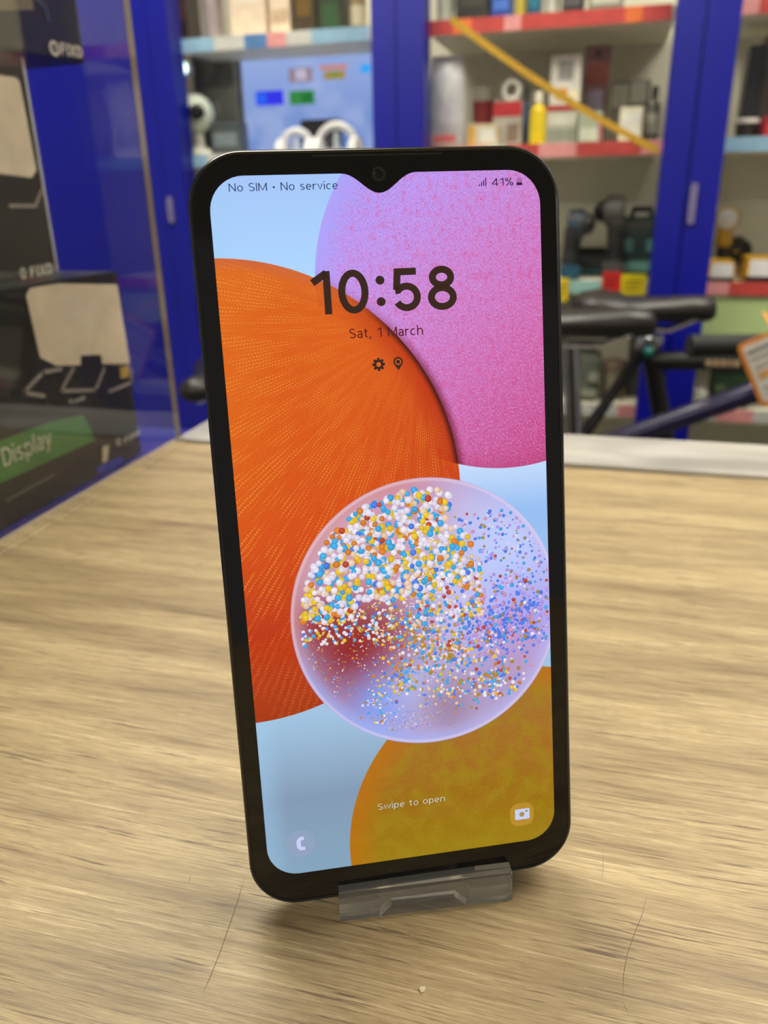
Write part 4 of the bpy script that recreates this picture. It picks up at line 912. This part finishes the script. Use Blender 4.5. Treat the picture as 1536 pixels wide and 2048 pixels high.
shelf_tag((1203, 544, 1244, 582), (206, 32, 30), 'red tag on the edge of the tool shelf')
shelf_tag((1240, 548, 1294, 590), (226, 206, 6), 'wide yellow tag beside the red tag')
shelf_tag((1116, 556, 1138, 602), (232, 200, 20), 'yellow tag half hidden by the phone')
# lower shelf, right bay: lamps and yellow tools
def torch(px, label):
    x, w, z, h = span(*px, 2, YF + 0.155); r = empty('work_torch', (x, YF + 0.155, z)); tag(r, label, 'torch')
    bm = bmesh.new(); lathe(bm, [(0.03, 0), (0.03, 0.012), (0.012, 0.02), (0.012, h * 0.62)], 16); build('stand', bm, colmat((46, 40, 30), 0.5), r, smooth='auto')
    bm = bmesh.new(); lathe(bm, [(0.014, h * 0.45), (0.018, h * 0.5), (0.018, h * 0.8), (0.014, h * 0.86)], 16); build('barrel', bm, colmat((206, 160, 40), 0.4), r, smooth='auto')
    bm = bmesh.new(); lathe(bm, [(0.012, 0.03), (0.026, 0.0), (0.027, -0.016), (0.024, -0.018)], 18, 'y', (0, 0, h * 0.86)); build('head', bm, colmat((200, 164, 60), 0.35), r, smooth='auto')
    bm = bmesh.new(); lathe(bm, [(0.022, -0.019), (0.014, -0.024), (0.002, -0.026)], 18, 'y', (0, 0, h * 0.86)); build('lens', bm, colmat((246, 248, 252), 0.08), r, smooth='auto')
torch((1428, 418, 1466, 556), 'yellow torch with chrome lens standing in the right bay')
def tool_pack(px, label, Y=YF + 0.08):
    x, w, z, h = span(*px, 2, Y); o = carton('boxed_tool', w, h, 0.08, (216, 166, 20), [(0.0, 1.0, 0.0, 0.25, (34, 32, 30)), (0.12, 0.95, 0.2, 0.92, (238, 240, 244))]); o.location = (x, Y, z); tag(o, label, 'box', 'yellow tool boxes in the right bay')
tool_pack((1412, 520, 1464, 562), 'yellow and black tool box with white label beside the right blue post')
tool_pack((1486, 512, 1540, 562), 'yellow and black tool box with white label at the picture edge')
put(drill, (1440, 490, 1500, 560), 2, 'small black and yellow drill between the yellow tool boxes', 'drill', 'cordless_drill', (44, 40, 32), (204, 160, 20), Y=YI + 0.145)
# under the tool shelf
def green_board():
    """pale green board hung from the shelf front by two clips"""
    x0, x1 = 0.212, 0.69; z1 = LEV[2] - 0.016; z0 = pix(1480, 712, Y=YF + 0.03).z
    bm = bmesh.new(); box(bm, x0, x1, YF + 0.030, YF + 0.036, z0, z1); o = build('header_board', bm, mat('board_green', (192, 216, 152), 0.45, scale=6, var=0.06), bevel=0.001)
    bm = bmesh.new(); box(bm, x0, x1, YF + 0.0275, YF + 0.0298, z0, z0 + 0.006); build('bottom_rail', bm, colmat((150, 172, 120), 0.45), o)
    for cx in (0.27, 0.63):
        bm = bmesh.new(); box(bm, cx - 0.012, cx + 0.012, YF + 0.036, YF + 0.05, z1 - 0.02, z1 + 0.0035); build('clip', bm, colmat((150, 150, 146), 0.4), o)
    tag(o, 'pale green board hanging under the shelf of yellow tools', 'board')
green_board()
put(toolcase, (1418, 726, 1500, 842), 3, 'dark green case below the pale green board', 'tool case', 'tool_case', 0.06, (44, 66, 44), (90, 110, 80), Y=YF + 0.072)
put(bottle, (1380, 764, 1418, 842), 3, 'white bottle beside the right blue post, behind the bicycle', 'bottle', 'white_bottle', (206, 206, 194), (180, 180, 170), Y=YF + 0.07)
put(toolcase, (1130, 690, 1200, 842), 3, 'grey-green case low behind the bicycle saddles', 'tool case', 'tool_case', 0.1, (104, 108, 96), (150, 150, 136), Y=YI)
put(tub, (1200, 720, 1250, 842), 3, 'beige tub low behind the bicycle saddles', 'tub', 'storage_tub', (150, 140, 120), (120, 100, 84), Y=YI)
put_carton((1254, 660, 1300, 842), 3, (86, 88, 78), [(0.1, 0.9, 0.4, 0.7, (120, 122, 108))], 'olive grey box low beside the right blue post', Y=YI + 0.06, name='grey_box')
put_carton((1060, 640, 1130, 842), 3, (120, 122, 110), [(0.1, 0.9, 0.4, 0.7, (150, 150, 140))], 'tall dull grey box low behind the phone edge', Y=YI + 0.06, name='grey_box')
# thin yellow band slanting across the middle bay
a = pix(902, 38, Y=YF - 0.012); b = pix(1316, 302, Y=YF - 0.012)
bm = bmesh.new(); N = 12; prev = None; d_ = (b - a).normalized(); up = Vector((-d_.z, 0, d_.x)) * 0.0068
for k in range(N + 1):
    t = k / N; c_ = a.lerp(b, t) + Vector((0, 0, -0.012 * math.sin(PI * t)))
    row = [bm.verts.new(c_ + up + Vector((0, -0.001, 0))), bm.verts.new(c_ - up + Vector((0, -0.001, 0))), bm.verts.new(c_ - up + Vector((0, 0.001, 0))), bm.verts.new(c_ + up + Vector((0, 0.001, 0)))]
    if prev:
        for j in range(4): bm.faces.new((prev[j], prev[(j + 1) % 4], row[(j + 1) % 4], row[j]))
    else: bm.faces.new(row)
    prev = row
bm.faces.new(prev)
o = build('yellow_band', bm, mat('band_yellow', (178, 138, 26), 0.5, scale=60)); tag(o, 'thin yellow band running diagonally across the middle glass door', 'strap')

# ------------------------------------------------------------------ bicycles
BLK = mat('bike_black', (24, 22, 22), 0.35); TYRE = mat('tyre_rubber', (22, 22, 22), 0.75); CHR = mat('chrome', (200, 200, 204), 0.15, 1.0); SAD = mat('saddle_vinyl', (34, 30, 29), 0.38, bump=0.1)
def wheel(root, x, R, y=0.0):
    bm = bmesh.new(); ring(bm, R - 0.02, 0.021, 'y', (x, y, R), 48, 8); t = build('wheel', bm, TYRE, root, smooth=True)
    bm = bmesh.new(); ring(bm, R - 0.042, 0.009, 'y', (x, y, R), 48, 6); build('rim', bm, colmat((60, 60, 62), 0.3, 0.8), t, smooth=True)
    bm = bmesh.new(); lathe(bm, [(0.012, -0.05), (0.024, -0.045), (0.016, -0.03), (0.016, 0.03), (0.024, 0.045), (0.012, 0.05)], 14, 'y', (x, y, R)); build('hub', bm, CHR, t, smooth='auto')
    for k in range(24):
        a = 2 * PI * k / 24; bm = bmesh.new(); s_ = 0.03 * (1 if k % 2 else -1)
        tube(bm, [(x + 0.02 * math.cos(a + 0.8), y + s_, R + 0.02 * math.sin(a + 0.8)), (x + (R - 0.045) * math.cos(a), y, R + (R - 0.045) * math.sin(a))], 0.0011, 4, False); build('spoke', bm, CHR, t)
def bicycle(loc, rz, label, st, sad, ht, hb, fm, R=0.34, bb=(0, 0.28), steer=0.0, tt=None, bar_h=0.06, wb=(-0.43, 0.62), sadw=0.075, sl=0.27):
    """local x forward, z up from the ground; st seat-tube top, sad saddle middle, ht/hb head tube top and bottom"""
    r = empty('bicycle', loc, rz); tag(r, label, 'bicycle', 'bicycles in front of the cabinet')
    P3 = lambda p, y=0: (p[0], y, p[1])
    tt = tt or st
    def tb(name, pts, rad, mt=fm, seg=12):
        bm = bmesh.new(); tube(bm, pts, rad, seg); return build(name, bm, mt, r, smooth='auto')
    tb('seat_tube', [P3(bb), P3(st)], 0.017); top = tb('top_tube', [P3(tt), P3((ht[0], ht[1] - 0.035))], 0.018); tb('down_tube', [P3(bb), P3(hb)], 0.021)
    tb('head_tube', [P3(hb), P3(ht)], 0.021)
    for s_ in (-1, 1):
        tb('seat_stay', [P3(st, 0.012 * s_), (wb[0], 0.06 * s_, R)], 0.008); tb('chain_stay', [P3(bb, 0.03 * s_), (wb[0], 0.06 * s_, R)], 0.010)
        tb('fork_blade', [P3((hb[0], hb[1]), 0.0), (hb[0] + 0.015, 0.05 * s_, hb[1] - 0.06), (wb[1], 0.055 * s_, R)], [0.016, 0.013, 0.009])
    tb('seat_post', [P3(st), P3((sad[0], sad[1] - 0.03))], 0.0135, CHR)
    bm = bmesh.new(); lathe(bm, [(0.021, -0.012), (0.024, -0.008), (0.024, 0.012), (0.021, 0.016)], 14, 'z', P3(st)); build('seat_clamp', bm, CHR, r, smooth='auto')
    # saddle: lofted sections from tail to nose
    bm = bmesh.new(); secs = []
    for u, w, h, dz in ((-0.50, 0.40, 0.020, 0.004), (-0.44, 0.80, 0.040, 0.010), (-0.30, 1.0, 0.052, 0.010), (-0.10, 0.74, 0.048, 0.0), (0.12, 0.42, 0.052, -0.002), (0.34, 0.34, 0.054, 0.0), (0.46, 0.30, 0.048, 0.0), (0.50, 0.16, 0.026, -0.002)):
        rw = []
        for k in range(12):
            a = 2 * PI * k / 12; rw.append(bm.verts.new((sad[0] + u * sl, math.cos(a) * w * sadw, sad[1] + dz + (math.sin(a) if math.sin(a) > 0 else 0.8 * math.sin(a)) * h * 0.5)))
        secs.append(rw)
    for a, b in zip(secs, secs[1:]):
        for k in range(12): bm.faces.new((a[k], a[(k + 1) % 12], b[(k + 1) % 12], b[k]))
    bm.faces.new(secs[0]); bm.faces.new(secs[-1]); sd = build('saddle', bm, SAD, r, smooth=True)
    for s_ in (-1, 1):
        bm = bmesh.new(); tube(bm, [(sad[0] - 0.1, 0.03 * s_, sad[1] - 0.012), (sad[0] - 0.05, 0.022 * s_, sad[1] - 0.034), (sad[0] + 0.05, 0.022 * s_, sad[1] - 0.034), (sad[0] + 0.1, 0.012 * s_, sad[1] - 0.012)], 0.0035, 6); build('saddle_rail', bm, CHR, sd)
    wheel(r, wb[0], R); wheel(r, wb[1], R)
    # cranks
    bm = bmesh.new(); lathe(bm, [(0.03, -0.062), (0.085, -0.06), (0.085, -0.056), (0.03, -0.054)], 28, 'y', P3(bb)); cr = build('chainring', bm, colmat((70, 70, 72), 0.3, 0.8), r, smooth='auto')
    for s_ in (-1, 1):
        bm = bmesh.new(); e = (bb[0] + s_ * 0.12, 0.085 * s_, bb[1] - s_ * 0.12); tube(bm, [(bb[0], 0.075 * s_, bb[1]), e], 0.009, 8); ca = build('crank_arm', bm, colmat((70, 70, 72), 0.3, 0.8), r, smooth='auto')
        bm = bmesh.new(); y_ = sorted((e[1], e[1] + 0.09 * s_)); box(bm, e[0] - 0.045, e[0] + 0.045, y_[0], y_[1], e[2] - 0.012, e[2] + 0.012); build('pedal', bm, BLK, ca, bevel=0.004)
    # stem and handlebar, turned by steer about the head tube
    hd = Vector(P3(ht)); Rm = Matrix.Rotation(steer, 3, 'Z')
    def H(p): return hd + Rm @ Vector(p)
    bm = bmesh.new(); tube(bm, [H((0, 0, -0.01)), H((0, 0, bar_h)), H((0.08, 0, bar_h + 0.015))], 0.015, 10); build('stem', bm, BLK, r, smooth='auto')
    bm = bmesh.new(); tube(bm, [H((0.05, -0.31, bar_h + 0.02)), H((0.07, -0.12, bar_h + 0.016)), H((0.08, 0, bar_h + 0.015)), H((0.07, 0.12, bar_h + 0.016)), H((0.05, 0.31, bar_h + 0.02))], 0.0125, 10); hbr = build('handlebar', bm, BLK, r, smooth='auto')
    for s_ in (-1, 1):
        bm = bmesh.new(); tube(bm, [H((0.062, 0.19 * s_, bar_h + 0.018)), H((0.05, 0.315 * s_, bar_h + 0.02))], 0.0175, 12); build('grip', bm, mat('grip_rubber', (26, 26, 26), 0.7), hbr, smooth='auto')
        bm = bmesh.new(); tube(bm, [H((0.065, 0.16 * s_, bar_h + 0.012)), H((0.11, 0.20 * s_, bar_h + 0.0)), H((0.11, 0.28 * s_, bar_h - 0.005))], 0.005, 6); build('brake_lever', bm, BLK, hbr, smooth='auto')
    return r, top
# black bike: level top tube with pale lettering
q = pix(1297, 690, Y=1.55)
bk1, tt1 = bicycle((q.x + 0.148, 1.55, FLOOR), 0.0, 'black bicycle with level top tube and pale lettering, in front of the right blue post', (-0.148, 0.84), (-0.165, 0.898), (0.44, 0.86), (0.475, 0.74), BLK, tt=(-0.143, 0.806), bar_h=0.03, sl=0.25)
bm = bmesh.new(); rnd = random.Random(3); x = 0.10 - 0.148
for w_, g_ in ((0.010, 0.003), (0.009, 0.003), (0.010, 0.003), (0.006, 0.003), (0.010, 0.010), (0.008, 0.006), (0.010, 0.003), (0.009, 0.003), (0.010, 0.003), (0.008, 0.003)):
    box(bm, x - 0.0, x + w_, -0.0195, -0.0175, 0.803, 0.814); x += w_ + g_
build('frame_lettering', bm, colmat((186, 158, 124), 0.5), tt1)
bm = bmesh.new(); lathe(bm, [(0.007, -0.007), (0.010, -0.003), (0.010, 0.007), (0.006, 0.010)], 12, 'x', (-0.150, -0.03, 0.826)); build('rear_reflector', bm, colmat((20, 110, 104), 0.2), bk1, smooth='auto')
# navy bike: sloping top tube, handlebar turned
q = pix(1200, 640, Y=1.35); dl = pix(1250, 875, Y=1.35); dr = pix(1490, 790, Y=1.35); sl_ = (dr.z - dl.z) / (dr.x - dl.x)
NAVY = mat('bike_navy', (38, 32, 72), 0.3)
bx0 = -0.02 + 0.14                                 # bottom bracket x in the room
def loc2(x, z): return (x - bx0, z - FLOOR)
s2 = loc2(-0.03, dl.z + sl_ * (-0.03 - dl.x)); h2 = loc2(0.45, dl.z + sl_ * (0.45 - dl.x) + 0.035)
bk2, tt2 = bicycle((bx0, 1.35, FLOOR), 0.0, 'navy mountain bicycle with sloping top tube, nearest the counter', s2, loc2(-0.05, -0.048), h2, (h2[0] + 0.035, h2[1] - 0.12), NAVY, steer=math.radians(102), bar_h=-0.08, sl=0.26, wb=(-0.42, 0.66))
# low child's bike on the left, mostly hidden by the phone
q = pix(366, 768, Y=1.40)
bk3, tt3 = bicycle((q.x + 0.078, 1.25, FLOOR), -PI / 2, "small black bicycle whose saddle shows left of the phone", (-0.13, 0.58), (-0.15, q.z - FLOOR + 0.012), (0.30, 0.62), (0.33, 0.52), BLK, R=0.24, bb=(0, 0.24), wb=(-0.32, 0.42), sl=0.24, bar_h=0.03, sadw=0.09)
# price tag hanging from the turned handlebar
Yt = 1.25; tl = pix(1472, 692, Y=Yt); tr = pix(1560, 654, Y=Yt); blp = pix(1504, 822, Y=Yt)
ex = (tr - tl).normalized(); tw = 0.098; thh = (tl - blp).length
tg = empty('price_tag'); tg.matrix_world = Matrix(((ex.x, 0, -ex.z, 0), (0, 1, 0, 0), (ex.z, 0, ex.x, 0), (0, 0, 0, 1))) @ Matrix.Identity(4)
tg.location = tl + ex * (tw / 2) + Vector((-ex.z, 0, ex.x)) * (-thh)
tag(tg, 'white price tag with orange border hanging from the navy bicycle', 'price tag')
bm = bmesh.new(); prism(bm, rrect(-tw / 2, tw / 2, 0, thh, 0.008, 4), -0.0006, 0.0006); build('border_card', bm, colmat((240, 150, 56), 0.5), tg)
bm = bmesh.new(); prism(bm, rrect(-tw / 2 + 0.006, tw / 2 - 0.006, 0.006, thh - 0.006, 0.005, 4), -0.0011, -0.0007); build('white_panel', bm, colmat((244, 238, 228), 0.5), tg)
for (z0, h_, a_, b_, c_) in ((0.80, 0.07, 0.1, 0.9, (170, 164, 160)), (0.70, 0.04, 0.1, 0.8, (190, 184, 180)), (0.56, 0.05, 0.12, 0.85, (200, 190, 180)), (0.40, 0.11, 0.12, 0.88, (232, 176, 104)), (0.24, 0.05, 0.12, 0.9, (186, 182, 178)), (0.14, 0.04, 0.12, 0.7, (196, 192, 188))):
    bm = bmesh.new(); box(bm, -tw / 2 + a_ * tw, -tw / 2 + b_ * tw, -0.0016, -0.0012, z0 * thh, (z0 + h_) * thh); build('print_line', bm, colmat(c_, 0.6), tg)
bm = bmesh.new(); tube(bm, [(0.002, 0, thh - 0.003), (0.004, 0.03, thh + 0.010), (0.006, 0.075, thh + 0.013)], 0.0022, 6); build('string', bm, colmat((226, 150, 70), 0.6), tg)
